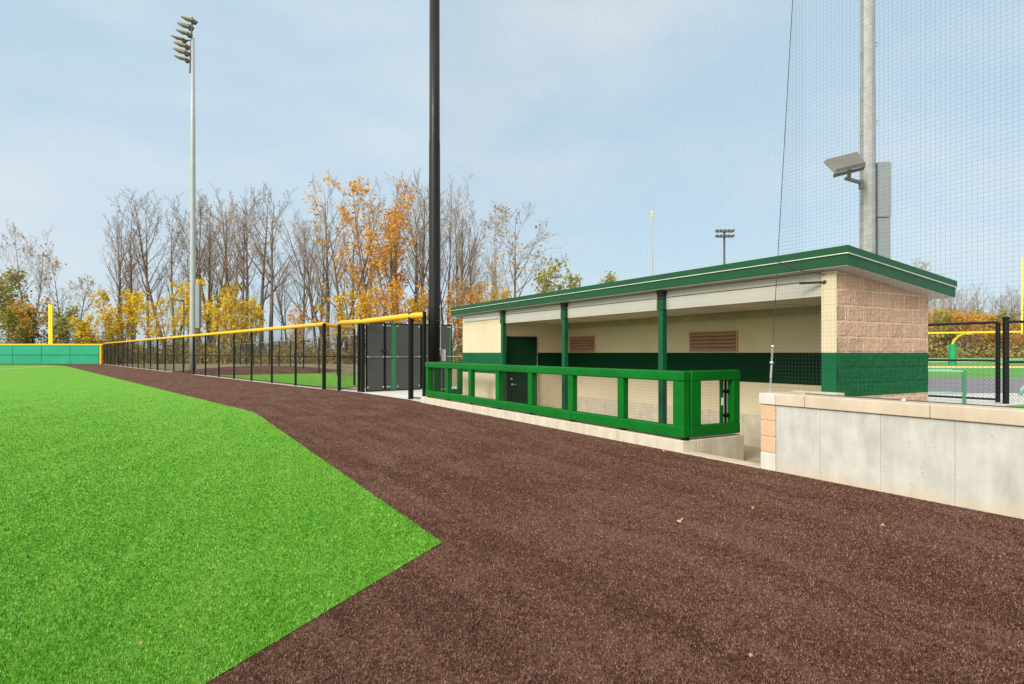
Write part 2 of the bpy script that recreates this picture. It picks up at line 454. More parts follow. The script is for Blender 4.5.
def sheet(name, pts, z, mat, label, frame='W', skirt=0.0):
    mb = MB()
    P = [W(p[0], p[1], z) if frame == 'D' else (p[0], p[1], z) for p in pts]
    area = sum(P[i][0]*P[(i+1) % len(P)][1]-P[(i+1) % len(P)][0]*P[i][1] for i in range(len(P)))
    if area < 0: P = P[::-1]
    n = len(P); mb.add(P, [tuple(range(n))])
    if skirt:
        Q = [(x, y, z-skirt) for x, y, _ in P]
        for i in range(n):
            j = (i+1) % n; mb.add([P[i], P[j], Q[j], Q[i]], [(0, 3, 2, 1)])
    return structure(name, mb, mat, label)

# ------------------------------------------------------------------ ground
T0 = 6.65                                             # the line where track meets kerb and low wall
mb = MB()
ta, tb_, sa, sb = 6.66, 9.6, 4.6, 16.9                 # the dugout pit is cut out of the ground
big = 700
for (t0, t1, s0, s1) in ((-big, ta, -big, big), (tb_, big, -big, big), (ta, tb_, -big, sa), (ta, tb_, sb, big)):
    mb.add([W(t0, s0, -0.012), W(t1, s0, -0.012), W(t1, s1, -0.012), W(t0, s1, -0.012)], [(0, 1, 2, 3)])
structure('ground', mb, M['litter'], 'dry grass and leaf litter around the ball field')

KL = W(T0, 16.96); 
track_pts = [(-52.0, 76.45), (-7.68, 24.5), (-5.6, 22.35), (-3.25, 19.1), KL[:2], W(T0, -12)[:2], (12, -22), (-125, -22), (-125, 76.45)]
sheet('warning_track', track_pts, 0.0, M['track'], 'brown artificial turf warning track')
TURF = [(-0.55, 4.70), (-6.28, 14.72), (-6.36, 14.86), (-6.5, 15.05), (-50.0, 67.2), (-56, 72.5), (-124, 73.5), (-124, -18), (-9.5, -17)]
sheet('outfield_turf', TURF, 0.005, M['turf'], 'bright green artificial turf outfield')

def line_strip(name, p, q, w, z, mat, label):
    p, q = Vector((*p, 0)), Vector((*q, 0)); d = (q-p).normalized(); e = Vector((-d.y, d.x, 0))*w/2
    mb = MB(); mb.add([(*(p-e)[:2], z), (*(q-e)[:2], z), (*(q+e)[:2], z), (*(p+e)[:2], z)], [(0, 1, 2, 3)])
    return structure(name, mb, mat, label)
line_strip('foul_line', (-50.3, 65.2), (-40.0, 40.0), 0.16, 0.014, M['line_white'], 'white painted foul line on the turf')

# turf fibres near the camera
def inside(px, py, poly):
    r = np.zeros(px.shape, bool); n = len(poly); j = n-1
    for i in range(n):
        xi, yi = poly[i]; xj, yj = poly[j]
        c = ((yi > py) != (yj > py)) & (px < (xj-xi)*(py-yi)/(yj-yi+1e-12)+xi)
        r ^= c; j = i
    return r

def fibres(name, N, mask, mat, label, hmin, hmax, zb, seed):
    rs = np.random.RandomState(seed)
    Y = np.exp(rs.uniform(math.log(2.0), math.log(26.0), N)); X = rs.uniform(-1.02, 1.02, N)*Y
    k = mask(X+rs.normal(0, 0.010, N), Y+rs.normal(0, 0.010, N)) & (rs.uniform(0, 1, N) < np.clip((26-Y)/20, 0, 1)**1.5); X, Y = X[k], Y[k]; n = len(X)
    a = rs.uniform(0, 2*math.pi, n); w = rs.uniform(0.5, 1.2, n)*0.0008*np.maximum(Y, 2.6)
    h = rs.uniform(hmin, hmax, n); ln = rs.uniform(0.1, 0.9, n)*h; b2 = a+rs.uniform(0.8, 2.3, n)
    v = np.zeros((n, 3, 3))
    dx, dy = np.cos(a)*w, np.sin(a)*w
    v[:, 0] = np.stack([X-dx, Y-dy, np.full(n, zb)], 1)
    v[:, 1] = np.stack([X+dx, Y+dy, np.full(n, zb)], 1)
    v[:, 2] = np.stack([X+np.cos(b2)*ln, Y+np.sin(b2)*ln, zb+h], 1)
    me = bpy.data.meshes.new(name)
    me.vertices.add(n*3); me.vertices.foreach_set('co', v.ravel())
    me.loops.add(n*3); me.loops.foreach_set('vertex_index', np.arange(n*3, dtype=np.int32))
    me.polygons.add(n); me.polygons.foreach_set('loop_start', np.arange(0, n*3, 3, dtype=np.int32))
    me.update(calc_edges=True); me.validate()
    at = me.attributes.new('rnd', 'FLOAT', 'POINT')
    at.data.foreach_set('value', np.repeat(rs.uniform(0, 1, n), 3))
    me.materials.append(mat)
    o = bpy.data.objects.new(name, me); COL.objects.link(o)
    tag(o, label, 'turf fibres', kind='stuff')
    return o
def m_turf(X, Y): return inside(X, Y, TURF)
def m_track(X, Y): return (~inside(X, Y, TURF)) & (X*CU+Y*SU < T0-0.02)
fibres('turf_fibres', 900000, m_turf, M['fturf'], 'short green plastic fibres of the outfield turf', 0.008, 0.017, 0.007, 3)
fibres('track_fibres', 1000000, m_track, M['ftrack'], 'short brown plastic fibres of the warning track', 0.005, 0.013, 0.0, 4)

# fallen leaves
def leaf(px, py, size, label):
    H, F = 1.49, 600.0
    Y = F*(H-0.02)/(py-352.7); X = (px-512)*Y/F
    mb = MB(); a0 = U(0, 6.28); pts = []
    for k in range(10):
        a = 2*math.pi*k/10; r = size*(1.0 if k % 2 == 0 else 0.55)*U(0.8, 1.15)
        pts.append((r*math.cos(a)*0.75, r*math.sin(a), 0.012*math.sin(2*a)+0.006*R()))
    vs = [(0, 0, -0.004)]+pts
    mb.add(vs, [(0, 1+k, 1+(k+1) % 10) for k in range(10)])
    mb.tube((0, -size*0.8, 0), (0.005, -size*1.6, 0.01), 0.0015, n=4)
    o = mb.build('fallen_leaf', M['dry_leaf'])
    so = o.modifiers.new('solid', 'SOLIDIFY'); so.thickness = 0.001
    o.location = (X, Y, 0.028); o.rotation_euler = (U(-.3, .3), U(-.3, .3), a0)
    tag(o, label, 'leaf', 'fallen leaves on the turf')
leaf(680, 521.5, 0.030, 'palest and largest dry leaf on the brown track, out in its middle')
leaf(753, 508.5, 0.016, 'small tan leaf on the brown track nearest the end of the low wall')
leaf(883, 526, 0.019, 'tan leaf on the brown track in front of the cast concrete wall')
leaf(751, 657, 0.009, 'small tan leaf on the brown track closest to the bottom edge of the photo')
leaf(396, 526, 0.014, 'tan leaf on the green turf close to its pointed corner')
leaf(140, 646, 0.010, 'small tan leaf on the green turf at the lower left')
leaf(664, 451.5, 0.022, 'orange leaf on the brown track against the kerb under the railing corner')

# ------------------------------------------------------------------ kerb, threshold, floor surfaces
def dbox(mb, t0, t1, s0, s1, z0, z1, mi=0): mb.box((t0, s0, z0), (t1, s1, z1), mi)
def dstruct(name, mb, mat, label, **kw):
    o = structure(name, mb, mat, label, **kw); o.rotation_euler = (0, 0, TH); return o
mb = MB()
dbox(mb, T0, T0+0.3, 6.42, 7.9, -0.3, 0.18)
s = 7.906
while s < 16.9:
    e = min(s+1.8, 16.96); dbox(mb, T0, T0+0.3, s, e, -0.3, 0.18); s = e+0.006
dbox(mb, T0+0.303, 8.0, 6.42, 6.70, -0.3, 0.18)
dbox(mb, T0+0.303, 8.0, 16.66, 16.96, -0.3, 0.18)
dstruct('kerb', mb, M['kerb'], 'pale concrete kerb under the green railing', bevel=0.012)
mb = MB(); dbox(mb, T0-0.01, T0+0.22, 5.09, 6.415, -0.3, 0.012)
dstruct('threshold', mb, M['threshold'], 'flush concrete strip at the dugout entry', bevel=0.006)

# ------------------------------------------------------------------ dugout building
BZ = -0.24
D = Thing('dugout', 'long cream and green block dugout under a single-slope green roof', 'dugout', (7.4, 10.0, BZ), 'D')
SL = -0.104
def zr(t): return 2.81 + SL*(t-7.25)                  # roof top
mb = MB(); dbox(mb, T0+0.23, 9.395, 4.74, 16.65, BZ-0.12, BZ)
D.part('floor', mb, M['floor'])
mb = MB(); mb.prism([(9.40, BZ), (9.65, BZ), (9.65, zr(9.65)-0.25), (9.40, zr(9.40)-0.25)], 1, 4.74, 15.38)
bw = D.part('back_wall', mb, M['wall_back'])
# end wall with a broken split face, subdivided and roughened
mb = MB(); nt_, nz = 150, 130
vs, fs = [], []
for i in range(nt_+1):
    t = 7.44 + (9.66-7.44)*i/nt_
    zt = zr(t)-0.25
    for j in range(nz+1):
        z = BZ+(zt-BZ)*j/nz
        row = math.floor((z-1.49)/0.2032+100); fr = ((z-1.49)/0.2032+100) % 1
        off = 0.0 if row % 2 else 0.2032
        ft = ((t-7.44+off)/0.4064) % 1; bi = math.floor((t-7.44+off)/0.4064)
        edge = min(fr*0.2032, (1-fr)*0.2032, ft*0.4064, (1-ft)*0.4064)
        w = min(1, edge/0.022)
        p = Vector((t*9, z*9, row*3.7+bi*1.9))
        h = 0.010+0.012*mnoise.noise(p)+0.008*mnoise.noise(p*2.7)+0.005*mnoise.noise(p*7)
        vs.append((t, 4.545-max(0.0, h)*w, z))
for i in range(nt_):
    for j in range(nz):
        a = i*(nz+1)+j; fs.append((a, a+nz+1, a+nz+2, a+1))
mb.add(vs, fs)
mb.prism([(7.44, BZ), (9.655, BZ), (9.655, zr(9.655)-0.25), (7.44, zr(7.44)-0.25)], 1, 4.546, 4.735)
# rough back edge of the split wall
vs, fs = [], []
for j in range(nz+1):
    z = BZ+(zr(9.66)-0.25-BZ)*j/nz
    row = math.floor((z-1.49)/0.2032+100); fr = ((z-1.49)/0.2032+100) % 1
    w = min(1, min(fr, 1-fr)*0.2032/0.03)
    b_ = (0.014+0.016*mnoise.noise(Vector((z*7, row*5.1, 3)))+0.008*mnoise.noise(Vector((z*21, row*2.1, 8))))*w
    vs += [(9.655+max(0, b_), 4.535, z), (9.655, 4.735, z)]
for j in range(nz): fs.append((2*j, 2*j+1, 2*j+3, 2*j+2))
mb.add(vs, fs)
D.part('end_wall', mb, M['wall_split'], smooth=False)
mb = MB(); mb.prism([(7.40, BZ), (7.437, BZ), (7.437, zr(7.43)-0.25), (7.40, zr(7.40)-0.25)], 1, 4.54, 4.738)
D.part('pier', mb, M['wall_front'], bevel=0.006)
mb = MB(); dbox(mb, 7.22, 7.396, 4.42, 5.05, 0.1, 0.985)
D.part('pier_ledge', mb, M['threshold'], bevel=0.01)
mb = MB(); mb.prism([(7.41, BZ), (7.60, BZ), (7.60, zr(7.6)-0.25), (7.41, zr(7.41)-0.25)], 1, 13.30, 15.60)
D.part('storage_wall', mb, M['wall_front'], bevel=0.006)
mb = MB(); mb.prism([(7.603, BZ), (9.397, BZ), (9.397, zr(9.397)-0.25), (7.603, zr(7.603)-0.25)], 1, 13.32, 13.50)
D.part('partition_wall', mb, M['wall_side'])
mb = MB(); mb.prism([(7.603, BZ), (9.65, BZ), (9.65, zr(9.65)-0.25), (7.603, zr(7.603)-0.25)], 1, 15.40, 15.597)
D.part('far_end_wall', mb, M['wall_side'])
# storage wall trim board, header, ceiling, ledger
mb = MB(); dbox(mb, 7.385, 7.407, 13.42, 15.46, 2.36, 2.545)
D.part('trim_board', mb, M['header'], bevel=0.004)
mb = MB(); dbox(mb, 7.43, 7.56, 4.742, 13.297, 2.225, 2.54)
D.part('header_beam', mb, M['header'], bevel=0.006)
mb = MB(); dbox(mb, 7.562, 9.398, 4.742, 13.317, 2.265, 2.285)
k = 4.9
while k < 13.2:
    dbox(mb, 7.565, 9.395, k, k+0.012, 2.258, 2.264); k += 1.2
D.part('ceiling', mb, M['ceiling'])
mb = MB(); dbox(mb, 9.33, 9.397, 4.742, 13.317, 2.13, 2.262)
D.part('ledger_board', mb, M['ledger'], bevel=0.004)
# roof
RT0, RT1, RS0, RS1 = 7.25, 9.93, 4.30, 16.05
mb = MB()
mb.prism([(RT0, zr(RT0)-0.235), (RT1, zr(RT1)-0.235), (RT1, zr(RT1)-0.012), (RT0, zr(RT0)-0.012)], 1, RS0, RS1)
roof = D.part('roof', mb, M['fascia'], bevel=0.004)
mb = MB()
for (a, b, c, d) in ((RT0-0.016, RT0+0.05, RS0-0.016, RS1+0.016), (RT1-0.05, RT1+0.016, RS0-0.016, RS1+0.016)):
    mb.prism([(a, zr(a)-0.092), (b, zr(b)-0.092), (b, zr(b)), (a, zr(a))], 1, c, d)
for c, d in ((RS0-0.016, RS0+0.05), (RS1-0.05, RS1+0.016)):
    mb.prism([(RT0+0.053, zr(RT0+.053)-0.092), (RT1-0.053, zr(RT1-.053)-0.092), (RT1-0.053, zr(RT1-.053)-0.001), (RT0+0.053, zr(RT0+.053)-0.001)], 1, c, d)
D.part('roof_edge_cap', mb, M['fascia'], under=roof, bevel=0.003)
mb = MB()
mb.prism([(RT0-0.021, zr(RT0)-0.102), (RT0-0.001, zr(RT0)-0.102), (RT0-0.001, zr(RT0)-0.093), (RT0-0.021, zr(RT0)-0.091)], 1, RS0-0.021, RS1+0.02)
mb.prism([(RT0+0.002, zr(RT0)-0.102), (RT1+0.02, zr(RT1)-0.102), (RT1+0.02, zr(RT1)-0.093), (RT0+0.002, zr(RT0)-0.093)], 1, RS0-0.021, RS0-0.001)
D.part('drip_edge', mb, M['edge'], under=roof)
mb = MB()
mb.prism([(RT0+0.012, zr(RT0)-0.247), (RT1-0.012, zr(RT1)-0.247), (RT1-0.012, zr(RT1)-0.237), (RT0+0.012, zr(RT0)-0.237)], 1, RS0+0.012, RS1-0.012)
D.part('soffit', mb, M['soffit'], under=roof)
# columns
for cs in (13.20, 10.52, 7.62):
    mb = MB(); dbox(mb, 7.36, 7.46, cs-0.055, cs+0.055, BZ, 2.222)
    c = D.part('column', mb, M['column'], bevel=0.006)
    mb = MB(); dbox(mb, 7.345, 7.428, cs-0.075, cs+0.075, 2.225, 2.40)
    D.part('bracket', mb, M['column'], under=c, bevel=0.004)
    mb = MB(); dbox(mb, 7.349, 7.427, cs-0.072, cs+0.072, 2.403, 2.50)
    dbox(mb, 7.345, 7.427, cs-0.085, cs+0.085, 2.503, 2.55)
    D.part('bracket_clip', mb, M['black'], under=c, bevel=0.003)
# door in the partition, facing the players
mb = MB(); dbox(mb, 7.60, 8.40, 13.285, 13.318, BZ+0.01, 1.86)
door = D.part('door', mb, M['door'], bevel=0.004)
mb = MB()
dbox(mb, 7.55, 7.597, 13.27, 13.319, BZ, 1.91); dbox(mb, 8.403, 8.45, 13.27, 13.319, BZ, 1.91); dbox(mb, 7.6, 8.4, 13.27, 13.319, 1.863, 1.91)
D.part('door_frame', mb, M['door'], under=door, bevel=0.004)
mb = MB(); dbox(mb, 8.452, 8.475, 13.265, 13.319, BZ, 1.9)
D.part('jamb_edge', mb, M['steel'], under=door)
mb = MB()
mb.tube((7.68, 13.284, 0.68), (7.68, 13.22, 0.68), 0.03, n=12); mb.tube((7.68, 13.23, 0.68), (7.80, 13.225, 0.68), 0.012, n=8)
D.part('handle', mb, M['steel'], under=door, smooth=False)
mb = MB(); mb.tube((7.68, 13.284, 0.82), (7.68, 13.262, 0.82), 0.028, n=12)
D.part('lock', mb, M['steel'], under=door, smooth=False)
# louvred vents in the back wall
for (s0, s1) in ((7.68, 8.88), (12.02, 13.10)):
    mb = MB()
    dbox(mb, 9.372, 9.399, s0, s0+0.03, 1.505, 1.92); dbox(mb, 9.372, 9.399, s1-0.03, s1, 1.505, 1.92)
    dbox(mb, 9.372, 9.399, s0+0.032, s1-0.032, 1.895, 1.92); dbox(mb, 9.372, 9.399, s0+0.032, s1-0.032, 1.505, 1.525)
    v = D.part('vent', mb, M['louvre'])
    mb = MB(); dbox(mb, 9.394, 9.3985, s0+0.031, s1-0.031, 1.527, 1.893); D.part('backing', mb, M['lamp_dark'], under=v)
    mb = MB()
    for q in range(5):
        z = 1.532+q*0.073
        mb.prism([(9.335, z), (9.342, z-0.004), (9.397, z+0.052), (9.390, z+0.056)], 1, s0+0.033, s1-0.033)
    D.part('slats', mb, M['louvre'], under=v)

# ------------------------------------------------------------------ padded railings
PW = 0.145
def netting(mb, axis, fixed, a0, a1, z0, z1, pitch=0.044, r=0.0011):
    n = max(1, int((a1-a0)/pitch))
    for i in range(n+1):
        a = a0+(a1-a0)*i/n
        p, q = ((fixed, a, z0), (fixed, a, z1)) if axis == 1 else ((a, fixed, z0), (a, fixed, z1))
        mb.tube(p, q, r, n=3, cap=False)
    n = max(1, int((z1-z0)/pitch))
    for i in range(n+1):
        z = z0+(z1-z0)*i/n
        p, q = ((fixed, a0, z), (fixed, a1, z)) if axis == 1 else ((a0, fixed, z), (a1, fixed, z))
        mb.tube(p, q, r, n=3, cap=False)
ZB0, ZB1, ZT0, ZT1 = 0.215, 0.385, 1.058, 1.215
FT = T0+0.03                                          # front face of the pads
rl = Thing('padded_railing', 'long green padded railing along the front of the dugout kerb', 'railing', (FT, 11.5, 0.18), 'D')
posts = [16.60, 15.17, 13.74, 12.30, 10.86, 9.40, 7.95]
cuts = [6.43, 9.3, 12.45, 16.63]
for i in range(3):
    a, b = cuts[i]+(0.004 if i else 0), cuts[i+1]-0.004
    mb = MB(); dbox(mb, FT-0.012, FT+PW, a, b, ZT0, ZT1); rl.part('top_pad', mb, M['pad'], bevel=0.022, seg=3)
    mb = MB(); dbox(mb, FT-0.008, FT+PW-0.01, a, b, ZB0, ZB1); rl.part('bottom_pad', mb, M['pad'], bevel=0.02, seg=3)
for ps in posts:
    w = 0.155
    mb = MB(); dbox(mb, FT, FT+0.125, ps-w, ps, ZB1-0.006, ZT0+0.006); rl.part('post', mb, M['pad'], bevel=0.018, seg=3)
mb = MB(); dbox(mb, FT-0.004, FT+PW-0.005, 6.436, 6.66, ZB1-0.15, ZT0+0.004); rl.part('post', mb, M['pad'], bevel=0.02, seg=3)
mb = MB(); allp = [6.66]+[p-0.155 for p in posts[::-1]]
for i in range(len(allp)-1):
    lo = 6.66 if i == 0 else posts[::-1][i-1]
    netting(mb, 1, FT+0.07, lo, allp[i+1], ZB1, ZT0)
rl.part('netting', mb, M['net'])
for ps in [6.55]+posts:
    mb = MB(); dbox(mb, FT+0.03, FT+0.11, ps-0.13, ps-0.03, 0.181, ZB0+0.01)
    rl.part('base_plate', mb, M['black'], bevel=0.004)

rr_ = Thing('padded_railing', 'short green padded railing panel turning back beside the dugout entry', 'railing', (7.3, 6.5, 0.18), 'D')
RSB = 6.43
mb = MB(); dbox(mb, FT+PW+0.006, 7.93, RSB-0.008, RSB+PW, ZT0+0.002, ZT1+0.002); rr_.part('top_pad', mb, M['pad'], bevel=0.022, seg=3)
mb = MB(); dbox(mb, FT+PW+0.006, 7.93, RSB-0.004, RSB+PW-0.01, ZB0, ZB1); rr_.part('bottom_pad', mb, M['pad'], bevel=0.02, seg=3)
mb = MB(); dbox(mb, FT+PW+0.008, FT+PW+0.23, RSB, RSB+0.125, ZB1-0.006, ZT0+0.006); rr_.part('post', mb, M['pad'], bevel=0.018, seg=3)
mb = MB(); dbox(mb, 7.76, 7.925, RSB, RSB+0.125, ZB1-0.006, ZT0+0.006); rr_.part('post', mb, M['pad'], bevel=0.018, seg=3)
mb = MB(); dbox(mb, 7.58, 7.66, RSB+0.10, RSB+0.122, ZB1, ZT0); rr_.part('hinge_stile', mb, M['pad'], bevel=0.006)
mb = MB(); netting(mb, 0, RSB+0.06, FT+PW+0.23, 7.58, ZB1, ZT0); rr_.part('netting', mb, M['net'])
mb = MB()
mb.tube((7.70, RSB+0.10, ZB1), (7.70, RSB+0.10, ZT0), 0.022, n=8)
for z in (0.50, 0.88): mb.tube((7.64, RSB+0.09, z), (7.76, RSB+0.09, z), 0.026, n=8); mb.ball((7.70, RSB+0.085, z), 0.036)
hg = rr_.part('hinge', mb, M['black'])
mb = MB(); dbox(mb, 7.60, 7.64, RSB+0.088, RSB+0.098, 0.66, 0.78); rr_.part('sticker', mb, M['white'])

rr2 = Thing('padded_railing', 'far green padded railing panel turning back near the black pole', 'railing', (7.3, 16.8, 0.18), 'D')
for (n, a, b) in (('top_pad', ZT0, ZT1), ('bottom_pad', ZB0, ZB1)):
    mb = MB(); dbox(mb, FT+PW+0.01, 7.95, 16.66, 16.80, a, b); rr2.part(n, mb, M['pad'], bevel=0.02, seg=3)
for (a, b) in ((6.98, 7.14), (7.78, 7.93)):
    mb = MB(); dbox(mb, a, b, 16.67, 16.79, ZB1-0.006, ZT0+0.006); rr2.part('post', mb, M['pad'], bevel=0.018, seg=3)
mb = MB(); netting(mb, 0, 16.73, 7.14, 7.78, ZB1, ZT0); rr2.part('netting', mb, M['net'])

# ------------------------------------------------------------------ low concrete wall
rw = Thing('retaining_wall', 'low cast concrete wall with a stone cap, right of the dugout entry', 'wall', (T0, 0.0, 0.0), 'D')
edges = [4.865, 4.28, 3.59, 2.89, 2.19, 1.49, 0.78, 0.1, -0.6, -1.3, -2.0, -3.4, -4.8, -6.2]
for a, b in zip(edges[:-1], edges[1:]):
    mb = MB(); dbox(mb, T0+0.012, T0+0.36, b+0.002, a-0.002, -0.1, 0.826)
    rw.part('wall_panel', mb, M['wallconc'], bevel=0.003)
mb = MB(); dbox(mb, T0+0.018, T0+0.34, -6.19, 4.863, -0.1, 0.82); rw.part('wall_core', mb, M['floor'])
for q in range(3):
    mb = MB(); z1 = 0.826-q*0.2032; dbox(mb, T0, T0+0.37, 4.868, 5.085, z1-0.197, z1)
    rw.part('tan_block', mb, M['tan_block'], bevel=0.012)
mb = MB(); dbox(mb, T0, T0+0.37, 4.868, 5.085, -0.1, 0.826-3*0.2032); rw.part('end_block', mb, M['cap_pale'], bevel=0.008)
mb = MB(); dbox(mb, T0+0.012, T0+0.355, 4.873, 5.078, -0.08, 0.822); rw.part('mortar', mb, M['cap_pale'])
caps = [5.10, 4.86, 4.46, 3.10, 1.74, 0.38, -0.96, -2.3, -3.64, -4.98, -6.2]
for i, (a, b) in enumerate(zip(caps[:-1], caps[1:])):
    mb = MB(); dbox(mb, T0-0.018, T0+0.385, b+0.002, a-0.002, 0.832, 0.972)
    rw.part('cap_block', mb, M['cap_pale'] if i == 0 else M['cap'], bevel=0.01)

# ------------------------------------------------------------------ ground on the right behind the low wall
RZ = 0.35
right_pts = [W(T0+0.36, 4.42), W(7.38, 4.42), W(7.38, 4.50), W(9.7, 4.50), W(9.7, 15.9), (-1.0, 40), (-4, 100), (-8, 220), (-8, 640), (640, 640), (640, 5), W(60, -14), W(T0+0.36, -14)]
sheet('walkway', [p[:2] for p in right_pts], RZ, M['slab'], 'pale concrete walkway behind the low wall', skirt=0.36)
def band(name, y0, y1, z, mat, label, x0=4.5, x1=260, z2=None):
    mb = MB(); a = x0*y0/17 if y0 < 60 else x0*3.5; 
    mb.add([(3.2*y0/17, y0, z), (x1, y0, z), (x1, y1, z), (3.2*y1/17, y1, z)], [(0, 1, 2, 3)])
    return structure(name, mb, mat, label)
band('running_track', 16.9, 27.2, RZ+0.004, M['asphalt'], 'grey running track beyond the walkway')
band('football_field', 27.2, 128, RZ+0.005, M['field'], 'green football field beyond the running track')
band('end_line', 47.5, 51.0, RZ+0.009, M['line_yellow'], 'yellow and white end line of the football field')
band('end_line', 45.6, 47.4, RZ+0.009, M['line_white'], 'white end line of the football field')
for y in (74, 96, 118): band('yard_line', y, y+3.0, RZ+0.010, M['line_white'], 'white stripe far across the football field')
sheet('far_meadow', [(24, 128), (420, 128), (420, 420), (75, 420)], RZ+0.004, M['litter'], 'leaf litter under the far trees')
mb = MB()
nn = 24; vs = [(11.6, 13.0, RZ+0.05)]
for k in range(nn):
    a = 2*math.pi*k/nn; vs.append((11.95+1.35*math.cos(a)*U(.9, 1.1), 12.7+0.62*math.sin(a)*U(.85, 1.15), RZ+0.004))
vs[0] = (11.95, 12.7, RZ+0.06)
mb.add(vs, [(0, 1+k, 1+(k+1) % nn) for k in range(nn)])
structure('turf_patch', mb, M['grass_patch'], 'small bright green turf patch behind the low wall', kind='stuff')

# ------------------------------------------------------------------ safety nets
def cable_line(mb, pts, r): mb.path(pts, r, n=6)
NT1 = T0+0.14
nt1 = Thing('safety_net', 'near black safety net rising from the cap of the low concrete wall', 'net', (NT1, 4.95, 0.975), 'D')
mb = MB(); P = 0.046; zt = 9.6
def edge_s(z): return 5.045-0.066*(z-1.0)              # the leaning edge rope
s = 4.96
while s > -4.2:
    ztop = min(zt, 1.0+(5.045-s)/0.066 if s > 4.5 else zt)
    mb.tube((NT1, s, 1.0), (NT1, s, ztop), 0.0007, n=3, cap=False); s -= P
z = 1.0
while z < zt:
    mb.tube((NT1, edge_s(z), z), (NT1, -4.2, z), 0.0007, n=3, cap=False); z += P
nt1.part('mesh', mb, M['net'])
mb = MB()
cable_line(mb, [(NT1, edge_s(z), z) for z in (1.55, 2.2, 3.4, 5.0, 7.0, zt)], 0.0045)
cable_line(mb, [(NT1, 4.55, 0.99), (NT1, 4.0, 0.987), (NT1, 3.0, 0.987), (NT1, 0.0, 0.987), (NT1, -4.2, 0.987)], 0.006)
cable_line(mb, [(NT1+0.004, edge_s(2.64), 2.66), (7.02, 4.86, 2.56), (7.395, 4.68, 2.50)], 0.005)
nt1.part('edge_rope', mb, M['cable'])
mb = MB()
def link_chain(mb, p, q, n, size=0.02, r=0.0045):
    p, q = Vector(p), Vector(q); d = (q-p)/n; ax = d.normalized()
    a = Vector((0, 0, 1)) if abs(ax.z) < 0.9 else Vector((1, 0, 0))
    e1 = ax.cross(a).normalized(); e2 = ax.cross(e1)
    for i in range(n):
        c = p+d*(i+0.5); e = e1 if i % 2 else e2; pts = []
        for k in range(9):
            w = 2*math.pi*k/8; pts.append(c+ax*math.cos(w)*d.length*0.72+e*math.sin(w)*size*0.6)
        mb.path(pts, r, n=5)
link_chain(mb, (NT1, edge_s(1.02), 1.0), (NT1, edge_s(1.18), 1.17), 7)
nt1.part('chain', mb, M['chain']); mb = MB()
link_chain(mb, (NT1, 5.02, 0.985), (NT1, 4.62, 0.985), 11)
nt1.part('chain', mb, M['chain']); mb = MB()
link_chain(mb, (NT1, edge_s(1.38), 1.38), (NT1, edge_s(1.56), 1.56), 6)
nt1.part('chain', mb, M['chain'])
mb = MB(); mb.tube((NT1, edge_s(1.17), 1.17), (NT1, edge_s(1.33), 1.33), 0.014, n=8); nt1.part('turnbuckle', mb, M['chain'])
mb = MB(); mb.ball((NT1, edge_s(1.35), 1.36), 0.026); nt1.part('shackle', mb, M['chain'])
mb = MB(); mb.ball((NT1, edge_s(1.56), 1.57), 0.024); nt1.part('shackle', mb, M['chain'])
mb = MB(); mb.tube((NT1, 5.045, 0.972), (NT1, 5.045, 1.03), 0.016, n=8); nt1.part('anchor', mb, M['chain'])
mb = MB(); mb.ball((NT1, 3.42, 0.985), 0.03); nt1.part('cable_clamp', mb, M['chain'])

NT2 = 7.20
nt2 = Thing('safety_net', 'far faint safety net stretched above the dugout roof toward the black pole', 'net', (NT2, 11.0, 2.4), 'D')
mb = MB(); zt2 = 12.9; s = 4.86; P = 0.046
while s < 17.0:
    mb.tube((NT2, s, 2.42), (NT2, s, zt2), 0.0006, n=3, cap=False); s += P
z = 2.42
while z < zt2:
    mb.tube((NT2, 4.86, z), (NT2, 17.0, z), 0.0006, n=3, cap=False); z += P
nt2.part('mesh', mb, M['net'])
mb = MB()
cable_line(mb, [(7.40, 4.70, 2.405), (NT2+0.03, 4.86, 2.41), (NT2, 7.6, 2.405), (NT2, 10.5, 2.41), (NT2, 13.2, 2.42), (NT2, 17.05, 2.47)], 0.008)
nt2.part('edge_rope', mb, M['cable'])
mb = MB(); mb.tube((7.40, 4.70, 2.405), (7.26, 4.95, 2.407), 0.016, n=8); mb.ball((7.398, 4.69, 2.405), 0.026)
nt2.part('turnbuckle', mb, M['cable'])

# ------------------------------------------------------------------ poles
bp = Thing('net_pole', 'thick black steel pole standing behind the far end of the railing', 'pole', (-2.42, 18.75, 0), 'W')
mb = MB(); mb.path([(-2.42, 18.75, z) for z in (0, 3.0, 3.2, 8.0, 8.15, 13.2)], [0.20, 0.197, 0.19, 0.172, 0.165, 0.158], n=24)
bp.part('shaft', mb, M['blackpole'], smooth=True)
mb = MB(); mb.tube((-2.42, 18.75, 0), (-2.42, 18.75, 0.05), 0.30, n=24); bp.part('base_plate', mb, M['black'])
mb = MB()
mb.path([(-2.22, 18.62, 1.4), (-2.215, 18.62, 2.0), (-2.22, 18.62, 3.0)], 0.012, n=6)
for z in (1.6, 2.3, 2.9): mb.ball((-2.215, 18.60, z), 0.03)
bp.part('rope_cleat', mb, M['greywire'])

